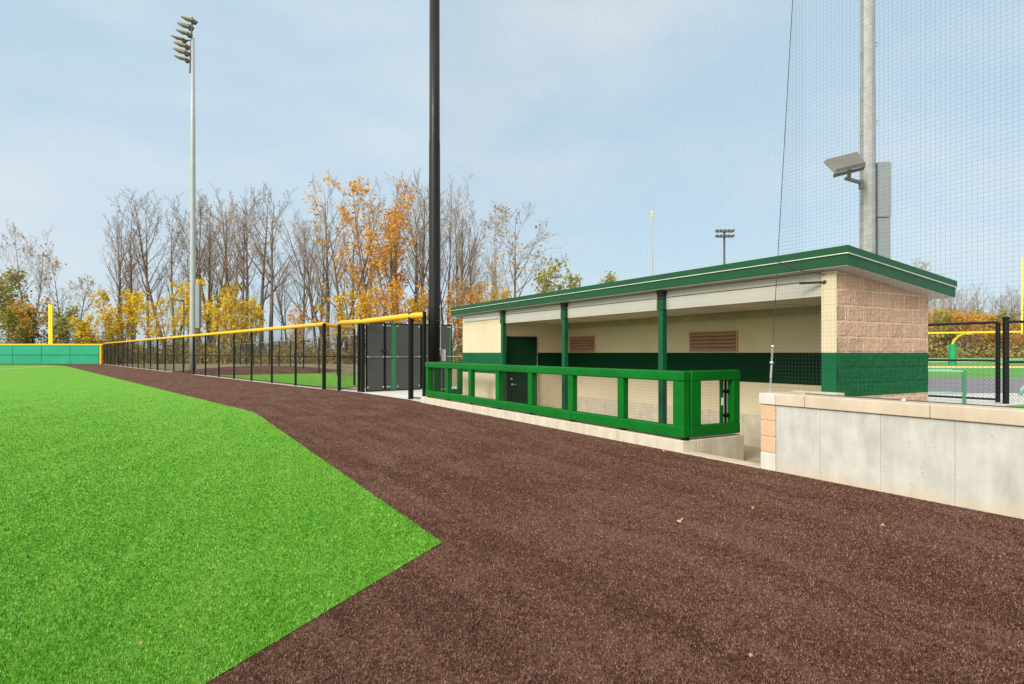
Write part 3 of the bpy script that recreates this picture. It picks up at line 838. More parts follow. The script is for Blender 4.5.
gp = Thing('floodlight_pole', 'thick galvanised pole rising behind the right end of the dugout roof', 'light pole', (10.08, 17.0, RZ), 'W')
mb = MB(); mb.path([(10.08, 17.0, z) for z in (RZ, 4.0, 9.05, 9.06, 13.0, 20.0)], [0.215, 0.205, 0.193, 0.186, 0.18, 0.165], n=12)
gp.part('shaft', mb, M['galv'])
for z, sx in ((9.9, -1), (10.2, 1), (5.7, -1), (8.0, 1), (7.7, -1)):
    mb = MB(); mb.path([(10.08+sx*0.19, 16.95, z-0.05), (10.08+sx*0.24, 16.95, z-0.05), (10.08+sx*0.26, 16.95, z), (10.08+sx*0.24, 16.95, z+0.05), (10.08+sx*0.19, 16.95, z+0.05)], 0.012, n=5)
    gp.part('step_loop', mb, M['galv'])
mb = MB(); mb.box((10.29, 16.85, 1.0), (10.64, 17.15, 5.28)); mb.box((10.28, 16.84, 5.30), (10.65, 17.16, 6.85))
gp.part('control_box', mb, M['box'], bevel=0.012)
# floodlight head: a slanted flat hood on a bracket
def hood(mb, c, w, d, th, ax, tilt, mi=0):
    """thin tapered hood: w along ax, d across, tilted"""
    ax = Vector(ax).normalized(); z = Vector((0, 0, 1)); o = ax.cross(z).normalized()
    dn = (o*math.cos(tilt) - z*math.sin(tilt)); up = (o*math.sin(tilt) + z*math.cos(tilt))
    c = Vector(c); vs = []
    for su, k in ((-1, 1.0), (1, 0.82)):
        for a, b in ((-1, -1), (1, -1), (1, 1), (-1, 1)):
            vs.append(c+ax*a*w/2*k+dn*b*d/2*k+up*su*th/2)
    mb.add(vs, [(0,3,2,1),(4,5,6,7),(0,1,5,4),(1,2,6,5),(2,3,7,6),(3,0,4,7)], mi)
def fp(px, py, Y): return ((px-512)*Y/600, Y, 1.49-(py-352.7)*Y/600)
mb = MB()
A, B, C_, D_ = fp(823, 162.5, 16.1), fp(857, 154, 16.55), fp(866, 166, 16.05), fp(834, 173.5, 15.6)
q = [Vector(p) for p in (A, B, C_, D_)]; up = Vector((0.05, 0.10, 0.13))
nrm = (q[1]-q[0]).cross(q[3]-q[0]).normalized()
if nrm.z < 0: nrm = -nrm
mb.add([p for p in q]+[p+nrm*0.10+(sum(q, Vector())/4-p)*0.1 for p in q], [(0,3,2,1),(4,5,6,7),(0,1,5,4),(1,2,6,5),(2,3,7,6),(3,0,4,7)])
fl = gp.part('floodlight', mb, M['lamp_grey'], bevel=0.012)
cq = sum(q, Vector())/4
mb = MB(); lip = [q[3], q[2], q[2]-nrm*0.10+Vector((-0.02, 0, 0)), q[3]-nrm*0.10+Vector((0.03, 0, 0))]; bk = Vector((0.01, 0.05, 0.0))
mb.add([p-nrm*0.004 for p in lip]+[p-nrm*0.004+bk for p in lip], [(0,1,2,3),(7,6,5,4),(0,4,5,1),(1,5,6,2),(2,6,7,3),(3,7,4,0)])
gp.part('hood_lip', mb, M['lamp_dark'], under=fl)
mb = MB(); i_ = [cq+(p-cq)*0.86 for p in q]
mb.add([p-nrm*0.012 for p in i_]+[p-nrm*0.002 for p in i_], [(0,1,2,3),(7,6,5,4),(0,4,5,1),(1,5,6,2),(2,6,7,3),(3,7,4,0)])
gp.part('lens', mb, M['lens'], under=fl)
mb = MB()
mb.tube(cq-nrm*0.01+Vector((0.12, 0, -0.02)), Vector(fp(849, 180, 16.4)), 0.05, n=8)
mb.tube(fp(846, 178.5, 16.4), fp(862, 183, 16.9), 0.055, n=8); mb.tube(fp(861, 180, 16.85), fp(861.5, 189, 16.85), 0.07, n=10)
gp.part('bracket_arm', mb, M['lamp_grey'])

lp = Thing('floodlight_pole', 'tall slim light pole with stacked lamps behind the yellow-topped fence', 'light pole', (-27.5, 51.7, 0), 'W')
mb = MB(); mb.path([(-27.5, 51.7, z) for z in (0, 3, 10, 20, 28.6)], [0.27, 0.255, 0.235, 0.19, 0.14], n=14)
lp.part('shaft', mb, M['galvlight'], smooth=True)
mb = MB()
for (px, py, h) in ((188.5, 21.5, 1), (186, 28, 1), (184, 34.5, 1), (180, 40, 1), (182.5, 47, 1), (182, 53.5, 1), (182.5, 60, 1)): pass
mb.tube((-27.75, 51.7, 25.6), (-27.55, 51.7, 30.4), 0.07, n=8)
lp.part('lamp_mast', mb, M['lamp_dark'])
for i, (px, py) in enumerate(((189.5, 21.5), (186, 28), (184.5, 34.5), (179.5, 40), (182.5, 47), (182, 53.5), (182.5, 60))):
    c = Vector(fp(px, py, 51.7+0.25*math.sin(i*2.1)))
    mb = MB()
    a = c+Vector((-0.38, -0.2, 0.08)); w = Vector((0.10, 0.36, 0.0))
    e = c+Vector((0.46, 0.0, -0.05)); dz = Vector((0.05, 0, 0.14+0.05*math.sin(i*1.7)))
    vs = [a-w, a+w, e+w*0.8, e-w*0.8]; vs2 = [p+dz*0.9 for p in vs[:2]]+[p+dz*1.25 for p in vs[2:]]
    mb.add(vs+vs2, [(0,1,2,3),(7,6,5,4),(0,4,5,1),(1,5,6,2),(2,6,7,3),(3,7,4,0)])
    f = lp.part('floodlight', mb, M['lamp_tan'], bevel=0.02)
    mb = MB(); mb.ball(c+Vector((0.42, 0, -0.10)), 0.2, n=8, sx=1.1, sy=0.9, sz=0.9); mb.tube(c+Vector((0.5, 0, 0)), (-27.65, 51.7, c.z-0.05), 0.05, n=6)
    lp.part('lamp_housing', mb, M['lamp_dark'], under=f)
mb = MB(); mb.box((-27.22, 51.5, 3.6), (-26.85, 51.9, 7.45)); lp.part('control_box', mb, M['box'], bevel=0.02)

fpole = Thing('flagpole', 'thin pale flagpole with a small gold ball behind the dugout roof', 'flagpole', (14.0, 60.0, RZ), 'W')
mb = MB(); mb.path([(14.0, 60.0, z) for z in (RZ, 8, 15.0)], [0.11, 0.09, 0.06], n=10); fpole.part('shaft', mb, simple('pale_pole', (0.34, 0.35, 0.34), 0.5), smooth=True)
mb = MB(); mb.ball((14.0, 60.0, 15.52), 0.12); mb.tube((14, 60, 15.0), (14, 60, 15.42), 0.09, n=8)
fpole.part('finial', mb, simple('gold_ball', (0.7, 0.5, 0.12), 0.3, metal=0.6))

dl = Thing('floodlight_pole', 'distant light pole with two short rows of lamps above the dugout roof', 'light pole', (46.0, 130.0, RZ), 'W')
mb = MB(); mb.path([(46, 130, z) for z in (RZ, 15, 27.6)], [0.3, 0.24, 0.2], n=10); dl.part('shaft', mb, M['lamp_dark'], smooth=True)
for z in (27.6, 26.5):
    mb = MB(); mb.box((44.1, 129.9, z-0.06), (47.9, 130.1, z+0.06)); b_ = dl.part('crossarm', mb, M['lamp_dark'])
    for k in range(5):
        mb = MB(); x = 44.3+k*0.85; mb.prism([(x-0.33, z+0.08), (x+0.33, z+0.08), (x+0.26, z+0.5), (x-0.26, z+0.44)], 1, 129.3, 129.9)
        dl.part('lamp', mb, M['lamp_dark'], under=b_)

sl = Thing('street_lamp', 'small dark area lamp on a thin post left of the tall light pole', 'street lamp', (-32.0, 58.5, 0), 'W')
mb = MB(); mb.path([(-32.0, 58.5, 0), (-32.0, 58.5, 6.4), (-32.2, 58.5, 6.6)], [0.08, 0.06, 0.05], n=8); sl.part('post', mb, M['lamp_dark'])
mb = MB(); mb.prism([(-33.3, 6.62), (-32.1, 6.45), (-32.1, 6.62), (-33.2, 6.78)], 1, 58.3, 58.8); sl.part('lamp', mb, M['lamp_dark'], bevel=0.02)

# ------------------------------------------------------------------ fences
def chain_mesh(mb, p, q, z0, z1, pitch=0.075, r=0.0017):
    """diagonal wires between two ground points"""
    p, q = Vector((p[0], p[1], 0)), Vector((q[0], q[1], 0)); L = (q-p).length; d = (q-p)/L; h = z1-z0
    a = -h
    while a < L:
        for sgn in (1, -1):
            u0, u1 = a, a+h
            zz0, zz1 = (z0, z1) if sgn > 0 else (z1, z0)
            c0, c1 = max(u0, 0), min(u1, L)
            if c1 > c0:
                y0 = zz0+(zz1-zz0)*(c0-u0)/h; y1 = zz0+(zz1-zz0)*(c1-u0)/h
                A, B = p+d*c0, p+d*c1
                mb.tube((A.x, A.y, y0), (B.x, B.y, y1), r, n=3, cap=False)
        a += pitch
def on_line(px, A, B):
    k = (px-512)/600.0
    dx, dy = B[0]-A[0], B[1]-A[1]
    t = (k*A[1]-A[0])/(dx-k*dy)
    return (A[0]+dx*t, A[1]+dy*t)

FA, FB = (-51.96, 76.4), (-7.70, 24.58)
FZ = 2.66
ff = Thing('chain_link_fence', 'long black chain-link fence with a yellow top rail leading to the outfield corner', 'fence', (-7.7, 24.58, 0), 'W')
FL = math.dist(FA, FB); nd = ((FA[0]-FB[0])/FL, (FA[1]-FB[1])/FL)
npost = 23
for i in range(npost):
    d = FL*i/(npost-1); x, y = FB[0]+nd[0]*d, FB[1]+nd[1]*d
    thick = i in (0, 7, 11)
    mb = MB(); mb.tube((x, y, 0), (x, y, FZ-(0.0 if not thick else -0.03)), 0.075 if thick else 0.05, n=10)
    ff.part('post', mb, M['black'])
mb = MB(); mb.tube((*FB, FZ), (*FA, FZ), 0.085, n=10); ff.part('top_rail', mb, M['yellow'], smooth=True)
mb = MB()
mb.tube((*FB, 1.33), (*FA, 1.33), 0.028, n=6); ff.part('mid_rail', mb, M['black'])
mb = MB(); mb.tube((*FB, 0.07), (*FA, 0.07), 0.02, n=6); ff.part('bottom_wire', mb, M['black'])
mb = MB(); chain_mesh(mb, FB, FA, 0.05, FZ-0.05, pitch=0.15, r=0.0034); ff.part('mesh', mb, M['blackmesh'])
mb = MB()
ex, ey = -nd[1]*0.16, nd[0]*0.16
mb.add([(FB[0]-ex, FB[1]-ey, 0.006), (FA[0]-ex, FA[1]-ey, 0.006), (FA[0]+ex, FA[1]+ey, 0.006), (FB[0]+ex, FB[1]+ey, 0.006)], [(0, 1, 2, 3)])
structure('mow_strip', mb, M['threshold'], 'narrow concrete strip under the long fence')

# fence run beside the gates
G0, G1, G2, G3 = (-6.80, 23.62), (-5.60, 22.5), (-3.22, 19.1), (-2.73, 18.65)
gf = Thing('chain_link_fence', 'short yellow-railed fence run in front of the dark gate screens', 'fence', (*G1, 0), 'W')
for (x, y), r, h in ((G0, 0.07, FZ+0.08), ((-5.78, 22.65), 0.055, FZ+0.02), (G1, 0.085, FZ+0.06), (G2, 0.085, FZ+0.08), (G3, 0.06, FZ+0.08)):
    mb = MB(); mb.tube((x, y, 0), (x, y, h), r, n=12); mb.ball((x, y, h), r*1.08, n=8, sz=0.5); gf.part('post', mb, M['black'])
mb = MB(); mb.path([(*G0, FZ), (*G1, FZ), (*G2, FZ), (*G3, FZ)], 0.095, n=10); gf.part('top_rail', mb, M['yellow'], smooth=True)
mb = MB(); chain_mesh(mb, G0, G1, 0.06, FZ-0.05, pitch=0.15, r=0.0034); gf.part('mesh', mb, M['blackmesh'])
mb = MB(); mb.tube((*G0, 1.33), (*G1, 1.33), 0.025, n=6); mb.tube((*G0, 0.08), (*G1, 0.08), 0.02, n=6)
mb.tube((G2[0], G2[1], 0.07), (G2[0]+0.55, G2[1]-0.5, 0.07), 0.02, n=6); gf.part('rail', mb, M['black'])
# return fence
H0, H1 = FB, (-7.25, 27.6)
rf = Thing('chain_link_fence', 'short yellow-railed side fence running back from the end of the long fence', 'fence', (*FB, 0), 'W')
mb = MB(); mb.path([(H0[0], H0[1]+0.1, FZ-0.02), (*H1, FZ-0.02)], 0.08, n=10); rf.part('top_rail', mb, M['yellow'], smooth=True)
mb = MB(); mb.tube((*H1, 0), (*H1, FZ), 0.05, n=10); rf.part('post', mb, M['black'])
mb = MB(); chain_mesh(mb, H0, H1, 0.06, FZ-0.1, pitch=0.15, r=0.0034); rf.part('mesh', mb, M['blackmesh'])
mb = MB(); mb.tube((H0[0], H0[1]+0.1, 1.33), (*H1, 1.33), 0.025, n=6); rf.part('mid_rail', mb, M['black'])
# bullpen back fence
B0, B1 = (-36.0, 78.0), (-6.5, 31.5)
bf = Thing('chain_link_fence', 'plain black fence along the far side of the bullpen turf', 'fence', (*B1, 0), 'W')
L2 = math.dist(B0, B1)
for i in range(13):
    k = i/12; x, y = B1[0]+(B0[0]-B1[0])*k, B1[1]+(B0[1]-B1[1])*k
    mb = MB(); mb.tube((x, y, 0), (x, y, 2.6), 0.055, n=8); bf.part('post', mb, M['black'])
mb = MB(); mb.tube((*B0, 2.55), (*B1, 2.55), 0.03, n=6); bf.part('top_rail', mb, M['greywire'])
mb = MB(); chain_mesh(mb, B0, B1, 0.05, 2.5, pitch=0.22, r=0.003); bf.part('mesh', mb, M['blackmesh'])

# screened gates
S0, S1, S2 = (-5.47, 22.55), (-3.62, 24.0), (-2.52, 24.86)
def lerp(a, b, k): return (a[0]+(b[0]-a[0])*k, a[1]+(b[1]-a[1])*k)
def screen_gate(label, a, b, z0, z1, stripe=None, edge=False):
    g = Thing('screen_gate', label, 'gate', (*a, 0), 'W')
    d = Vector((b[0]-a[0], b[1]-a[1], 0)).normalized(); e = Vector((d.y, -d.x, 0))*0.02
    def panel(p, q, za, zb, k=0.0):
        mb = MB(); n = e*(1+k)
        p0, q0 = Vector((*p, 0)), Vector((*q, 0)); vs = []
        for sft in (n, -n*0.5):
            vs += [(*(p0+sft)[:2], za), (*(q0+sft)[:2], za), (*(q0+sft)[:2], zb), (*(p0+sft)[:2], zb)]
        mb.add(vs, [(0,1,2,3),(7,6,5,4),(0,4,5,1),(1,5,6,2),(2,6,7,3),(3,7,4,0)]); return mb
    g.part('windscreen', panel(a, b, z0, z1), M['screen'])
    mb = MB()
    for p in (a, b): mb.tube((*p, 0.05), (*p, z1+0.05), 0.035, n=8)
    for z in (z0-0.02, z1+0.02): mb.tube((*a, z), (*b, z), 0.025, n=6)
    g.part('gate_frame', mb, M['black'])
    mb = MB(); f_ = e*2.0; mb.tube((a[0]+f_.x, a[1]+f_.y, 1.33), (b[0]+f_.x, b[1]+f_.y, 1.33), 0.016, n=6); g.part('mid_rail', mb, M['box'])
    if stripe:
        g.part('green_stripe', panel(lerp(a, b, stripe[0]), lerp(a, b, stripe[1]), z0, z1, 0.35), M['screen_green'])
    mb = MB(); f_ = e*1.6
    ks = (0.06, 0.94) if not stripe else (0.06, stripe[0]-0.05, stripe[1]+0.05, 0.95)
    for k in ks:
        p = lerp(a, b, k)
        for z in (z0+0.12, 1.33, z1-0.06):
            mb.ball((p[0]+f_.x, p[1]+f_.y, z), 0.034, n=6)
    g.part('tie_disc', mb, M['galvlight'])
    return g
mid = on_line(384.5, S0, S1)
screen_gate('left dark screened gate leaf, between two thick black fence posts', S0, lerp(S0, mid, 0.97), 0.06, 2.60)
screen_gate('wide dark screened gate leaf with a green stripe down it', lerp(S0, mid, 1.03), lerp(S1, S0, 0.02), 0.06, 2.58, stripe=(0.17, 0.29))
g3 = screen_gate('dark screened gate leaf half hidden behind the black pole', lerp(S1, S2, 0.02), S2, 0.06, 2.60, stripe=(0.93, 1.0))
mb = MB(); mb.box((mid[0]-0.07, mid[1]-0.14, 1.52), (mid[0]+0.10, mid[1]-0.05, 1.60)); mb.tube((mid[0]-0.12, mid[1]-0.12, 1.58), (mid[0]+0.06, mid[1]-0.12, 1.58), 0.02, n=6)
o = mb.build('latch', M['black'], None)
for ob in list(COL.objects):
    if ob.name.startswith('screen_gate') and 'green stripe' in ob['label']:
        o.parent = ob; o.location = (-ob.location[0], -ob.location[1], 0)
nt_s = Thing('notice_board', 'small white notice panel beside the black pole', 'sign', fp(443, 361, 18.9), 'W')
mb = MB(); a_, b_ = fp(441.3, 361, 18.9), fp(445.6, 349.5, 18.9)
mb.box((a_[0], 18.88, a_[2]), (b_[0], 18.9, b_[2])); nt_s.part('panel', mb, M['white'], bevel=0.003)
mb = MB(); mb.tube((a_[0]+0.06, 18.93, 0), (a_[0]+0.06, 18.93, b_[2]-0.05), 0.02, n=6); nt_s.part('post', mb, M['black'])
lf = Thing('chain_link_fence', 'bare galvanised fence piece between the black pole and the dugout corner', 'fence', (-2.5, 24.8, 0), 'W')
for z in (1.33, 2.55, 2.9):
    mb = MB(); mb.tube((-2.5, 24.84, z), (-0.6, 26.1, z), 0.025, n=6); lf.part('rail', mb, M['greywire'])
mb = MB(); chain_mesh(mb, (-2.5, 24.84), (-0.6, 26.1), 0.05, 2.55, pitch=0.15, r=0.003); lf.part('mesh', mb, M['blackmesh'])

sheet('concrete_apron', [(-6.95, 23.75), (-5.65, 22.28), (-3.3, 19.0), KL[:2], W(7.9, 16.98)[:2], (-1.4, 22), (-1.8, 26.5), (-5.2, 26.5)], 0.012, M['slab'], 'pale concrete apron at the foot of the gates')
sheet('bullpen_turf', [(-18.5, 38.4), (-13.0, 31.5), (-8.6, 26.2), (-7.0, 25.4), (-7.2, 31.0), (-10.5, 40.0), (-16.6, 43.5)], 0.006, M['turf'], 'green turf inside the bullpen')
mb = MB(); vs = [(-20.5, 49, 0.38)]; rings = 5; seg = 28
for r in range(1, rings+1):
    for k in range(seg):
        a = 2*math.pi*k/seg; q = r/rings
        vs.append((-20.5+q*6.8*math.cos(a), 49+q*8.5*math.sin(a)-q*2*math.cos(a), 0.38*(1-q**2)*(1+0.1*math.sin(k*1.7))+0.002))
fs = [(0, 1+k, 1+(k+1) % seg) for k in range(seg)]
for r in range(rings-1):
    for k in range(seg):
        a, b = 1+r*seg+k, 1+r*seg+(k+1) % seg; fs.append((a, a+seg, b+seg, b))
mb.add(vs, fs); structure('dirt_mound', mb, M['track'], 'brown dirt mound inside the bullpen', smooth=True)

# outfield wall
ow = Thing('outfield_wall', 'green padded outfield wall with a yellow top across the far left', 'wall', (-60, 76.4, 0), 'W')
x = -52.55; k = 0
while x > -104:
    mb = MB(); mb.box((x-3.635, 76.3, 0.03), (x, 76.5, 2.40)); ow.part('wall_pad', mb, M['wallpad'], bevel=0.04); x -= 3.66
mb = MB(); mb.box((-104, 76.22, 1.22), (-52.5, 76.298, 1.25)); ow.part('seam', mb, simple('pad_seam', (0.0, 0.15, 0.09), 0.7))
mb = MB(); mb.box((-104, 76.25, 2.41), (-52.0, 76.55, 2.62)); ow.part('top_cap', mb, M['yellow'], bevel=0.05)
mb = MB(); mb.box((-52.45, 76.25, 0.0), (-52.2, 76.55, 2.40)); ow.part('end_cap', mb, M['yellow'], bevel=0.04)
fo = Thing('foul_pole', 'short yellow foul pole standing over the green outfield wall', 'pole', (-59.0, 76.8, 0), 'W')
mb = MB(); mb.box((-59.28, 76.7, 0), (-59.08, 77.0, 7.7)); mb.box((-59.0, 76.7, 2.5), (-58.78, 76.9, 7.6)); fo.part('shaft', mb, M['yellow_post'], bevel=0.02)
mb = MB()
for z in np.arange(2.9, 7.6, 0.5): mb.box((-59.10, 76.72, z), (-58.98, 76.78, z+0.1))
fo.part('bracket', mb, M['yellow_post'])

# ------------------------------------------------------------------ right-hand details
gl = Thing('goal_post', 'yellow football goal post with a green base pad beyond the running track', 'goal post', (38.9, 53, RZ), 'W')
mb = MB(); mb.tube((38.9, 53, RZ), (38.9, 53, 2.25), 0.31, n=16); gl.part('base_pad', mb, M['goal_green'])
mb = MB(); mb.path([(38.9, 53, RZ), (38.9, 53, 2.2), (38.95, 52.9, 2.55), (39.15, 52.6, 2.95), (39.45, 52.3, 3.15), (39.8, 51.9, 3.2)], 0.105, n=10); gl.part('gooseneck', mb, M['yellow_post'], smooth=True)
mb = MB(); mb.tube((33.2, 52.3, 3.15), (44.2, 52.0, 3.30), 0.09, n=10); gl.part('crossbar', mb, M['yellow_post'])
for x, y in ((33.2, 52.3), (44.2, 52.0)):
    mb = MB(); mb.tube((x, y, 3.12), (x, y, 9.7), 0.06, n=10); gl.part('upright', mb, M['yellow_post'])

rg = Thing('chain_link_gate', 'black chain-link gate beyond the low wall at the right end of the dugout', 'gate', (10.95, 13.45, RZ), 'W')
Q0, Q1 = (10.90, 13.46), (9.62, 15.5)
mb = MB()
for p in (Q0, Q1): mb.tube((*p, RZ+0.03), (*p, 2.17), 0.045, n=8)
mb.tube((*Q0, 2.17), (*Q1, 2.17), 0.03, n=8); mb.tube((*Q0, 1.31), (*Q1, 1.31), 0.025, n=8); mb.tube((*Q0, RZ+0.09), (*Q1, RZ+0.09), 0.025, n=8)
rg.part('gate_frame', mb, M['black'])
mb = MB(); chain_mesh(mb, Q0, Q1, RZ+0.09, 2.15, pitch=0.085, r=0.002); rg.part('mesh', mb, M['blackmesh'])
rg2 = Thing('chain_link_fence', 'black chain-link fence at the right edge behind the low wall', 'fence', (11.03, 13.4, RZ), 'W')
mb = MB(); mb.tube((11.03, 13.4, RZ), (11.03, 13.4, 2.26), 0.06, n=12); mb.ball((11.03, 13.4, 2.26), 0.08, n=8, sz=0.5); rg2.part('post', mb, M['black'])
for x in (13.9, 16.8):
    mb = MB(); mb.tube((x, 13.4, RZ), (x, 13.4, 2.2), 0.05, n=10); rg2.part('post', mb, M['black'])
mb = MB(); mb.tube((11.05, 13.4, 2.18), (16.8, 13.4, 2.18), 0.03, n=8); mb.tube((11.05, 13.4, 1.28), (16.8, 13.4, 1.28), 0.022, n=8); rg2.part('rail', mb, M['black'])
mb = MB(); chain_mesh(mb, (11.05, 13.4), (16.8, 13.4), RZ+0.09, 2.16, pitch=0.085, r=0.002); rg2.part('mesh', mb, M['blackmesh'])
hr = Thing('handrail', 'green pipe handrail standing on the walkway at the end of the dugout', 'handrail', (9.95, 13.2, RZ), 'W')
mb = MB()
e0 = Vector((9.95, 13.2, 0)); dd = Vector((-1, 0.35, 0)).normalized()
for off_, hz in ((0.0, 1.08), (0.30, 1.10)):
    o_ = Vector((-0.35*off_, 0.8*off_, 0)); p0 = e0+o_; p1 = p0+dd*2.2
    mb.path([(p0.x, p0.y, hz), (p1.x, p1.y, hz)], 0.02, n=8)
    mb.path([(p0.x, p0.y, 0.60), (p1.x, p1.y, 0.56)], 0.019, n=8)
hr.part('rail', mb, M['rail_pale'])
mb = MB(); mb.tube((9.95, 13.2, RZ), (9.95, 13.2, 1.1), 0.036, n=8); p1 = e0+dd*2.2; mb.tube((p1.x, p1.y, RZ), (p1.x, p1.y, 1.1), 0.05, n=8); hr.part('post', mb, M['rail_green'])
hp = Thing('hoop_rail', 'curved pale green pipe rail beyond the fence at the right edge', 'rail', (13.6, 16.0, RZ), 'W')
mb = MB(); mb.path([(13.55+1.6*(1-math.cos(a))*0.9, 16.0, RZ+0.62*math.sin(a)) for a in np.linspace(0.05, math.pi-0.05, 14)], 0.05, n=8); hp.part('pipe', mb, M['rail_pale'], smooth=True)

# ------------------------------------------------------------------ trees
def rvec(s): return Vector((U(-s, s), U(-s, s), U(-s, s)))
class Tree:
    def __init__(self, H, seed, spread=0.35, stems=1, fork=0.35, leaf=None, nleaf=0, lsize=0.2, lprob=0.0, nb=7, low=0.3, droop=0.0, twigs=1.0, lrad=0.9, lzone=(0, 1)):
        st = random.getstate(); random.seed(seed)
        self.tr, self.tw, self.lv, self.rn, self.anch = MB(), MB(), MB(), [], []
        self.H, self.sp, self.droop, self.twf = H, spread, droop, twigs
        for k in range(stems):
            a = 6.28*k/stems+U(0, 1)
            lean = (U(0.10, 0.25) if stems > 1 else U(0.0, 0.05))*spread/0.35
            d = Vector((math.cos(a)*lean, math.sin(a)*lean, 1)).normalized()
            L = H*U(0.82, 1.0) if k else H
            self.limb(Vector((math.cos(a)*0.12*(stems > 1)*H/20, math.sin(a)*0.12*(stems > 1)*H/20, 0)), d, L, H*0.0125*(1.0 if stems == 1 else 0.75), 0, nb, low)
        if leaf:
            for _ in range(nleaf):
                if not self.anch: break
                p = random.choice(self.anch)
                if not (lzone[0]*H <= p.z <= lzone[1]*H): continue
                g = p + Vector((random.gauss(0, lrad), random.gauss(0, lrad), random.gauss(0, lrad*0.7)))
                s_ = lsize*U(0.6, 1.3)
                n = rvec(1).normalized(); e = n.orthogonal().normalized(); f = n.cross(e)
                c = R()
                self.lv.add([g-e*s_*0.6, g+f*s_*0.45, g+e*s_*0.7, g-f*s_*0.45], [(0, 1, 2, 3)]); self.rn += [c]*4
        self.leaf = leaf
        tw = self.tw.v; cx, cy, cz = (sum(v[k] for v in tw)/len(tw) for k in range(3))
        for m_ in (self.tr, self.tw, self.lv): m_.v = [(v[0]-cx*v[2]/cz, v[1]-cy*v[2]/cz, v[2]) for v in m_.v]
        zz = sorted(v[2] for v in self.tw.v+self.lv.v+self.tr.v); self.zmax = zz[int(len(zz)*0.998)]
        random.setstate(st)
    def limb(self, p, d, L, r, lev, nb, low):
        nseg = (9, 6, 4, 3)[lev]; pts, rad, dirs = [p.copy()], [r], [d.copy()]
        for k in range(nseg):
            wob = (0.035, 0.10, 0.16, 0.2)[lev]
            d = (d + rvec(wob) + Vector((0, 0, (0.03, 0.12, 0.09, 0.03)[lev]-self.droop))).normalized()
            p = p + d*L/nseg; pts.append(p.copy()); dirs.append(d.copy())
            rad.append(max(0.011, r*(1-(k+1)/nseg*0.93)))
        (self.tr if lev < 2 else self.tw).path(pts, rad, n=(7, 5, 3, 3)[lev])
        if lev >= 1: self.anch += pts[2:]
        if lev == 3: return
        n = (nb, 7, 5, 0)[lev]
        if lev >= 1: n = int(round(n*self.twf))
        lo = (low, 0.2, 0.15)[lev]
        for i in range(n):
            f = lo+(0.97-lo)*(i+U(0.1, 0.9))/n
            x = f*nseg; j = min(nseg-1, int(x)); q = pts[j].lerp(pts[j+1], x-j)
            dd = dirs[j+1]; a = U(0, 6.28); e = dd.orthogonal().normalized(); e.rotate(Matrix.Rotation(a, 3, dd))
            ang = (U(0.3, 0.7), U(0.35, 0.8), U(0.4, 0.9))[lev]*(0.6+self.sp)
            nd_ = (dd*math.cos(ang)+e*math.sin(ang)).normalized()
            Lc = L*(1-f*0.62)*(U(0.30, 0.52), U(0.3, 0.5), U(0.3, 0.55))[lev]*(0.75+self.sp*0.7)
            rc = max(0.011, (r*(1-f*0.93))*U(0.45, 0.65))
            self.limb(q, nd_, Lc, rc, lev+1, nb, low)
    def root(self, name, label, cat, group=None):
        o = bpy.data.objects.new(name, None); COL.objects.link(o); tag(o, label, cat, group)
        self.tr.build('trunk', M['bark'], o, smooth=True)
        if self.leaf and self.leaf not in ('leaf_rust', 'leaf_tan'):
            if self.tw.f: self.tw.build('twigs', M['twig'], o)
            self.lv.build('crown', M[self.leaf], o, rnd=self.rn)
        else:
            c = self.tw.build('crown', M['twig'], o)
            if self.leaf and self.lv.f: self.lv.build('leaves', M[self.leaf], c, rnd=self.rn)
        return o

def copy_tree(o):
    c = o.copy(); COL.objects.link(c)
    for ch in list(o.children):
        d = ch.copy(); COL.objects.link(d); d.parent = c
        for g in list(ch.children):
            e = g.copy(); COL.objects.link(e); e.parent = d
    return c

PROTO = {}
def proto(key, **kw): PROTO[key] = [Tree(**kw), None]
for i in range(5): proto('bare%d' % i, H=20, seed=100+i, spread=(0.40, 0.46, 0.34, 0.5, 0.44)[i], nb=(12, 12, 11, 12, 13)[i], low=(0.32, 0.36, 0.42, 0.3, 0.4)[i], stems=(1, 2, 1, 2, 1)[i], twigs=1.1, leaf='leaf_rust', nleaf=(0, 240, 0, 120, 200)[i], lsize=0.17, lrad=0.15)
for i in range(5, 9): proto('bare%d' % i, H=20, seed=190+i, spread=(0.34, 0.42, 0.38, 0.46)[i-5], nb=(13, 12, 14, 12)[i-5], low=(0.42, 0.36, 0.48, 0.4)[i-5], stems=1, twigs=1.15, leaf='leaf_rust', nleaf=(0, 160, 0, 90)[i-5], lsize=0.16, lrad=0.15)
proto('wide0', H=20, seed=120, spread=0.62, nb=11, low=0.22, stems=2)
proto('wide1', H=20, seed=121, spread=0.55, nb=12, low=0.3, stems=2)
for i in range(3): proto('few%d' % i, H=15, seed=130+i, spread=(0.7, 0.5, 0.75)[i], nb=(11, 11, 13)[i], low=(0.5, 0.36, 0.36)[i], stems=(2, 2, 1)[i], leaf=('leaf_rust', 'leaf_tan', 'leaf_tan')[i], nleaf=(110, 480, 480)[i], lsize=(0.26, 0.23, 0.21)[i], lrad=0.2, lzone=(0.35, 1.1))
for i in range(3): proto('orange%d' % i, H=22, seed=140+i, spread=0.36, nb=12, low=0.25, stems=(2, 1, 2)[i], leaf='leaf_orange', nleaf=(1500, 1000, 550)[i], lsize=0.30, lrad=0.28, lzone=(0.2, 1.05))
for i in range(3): proto('yellow%d' % i, H=9, seed=150+i, spread=0.55, nb=10, low=0.16, stems=3, leaf='leaf_yellow', nleaf=(1500, 1200, 1000)[i], lsize=0.28, lrad=0.3)
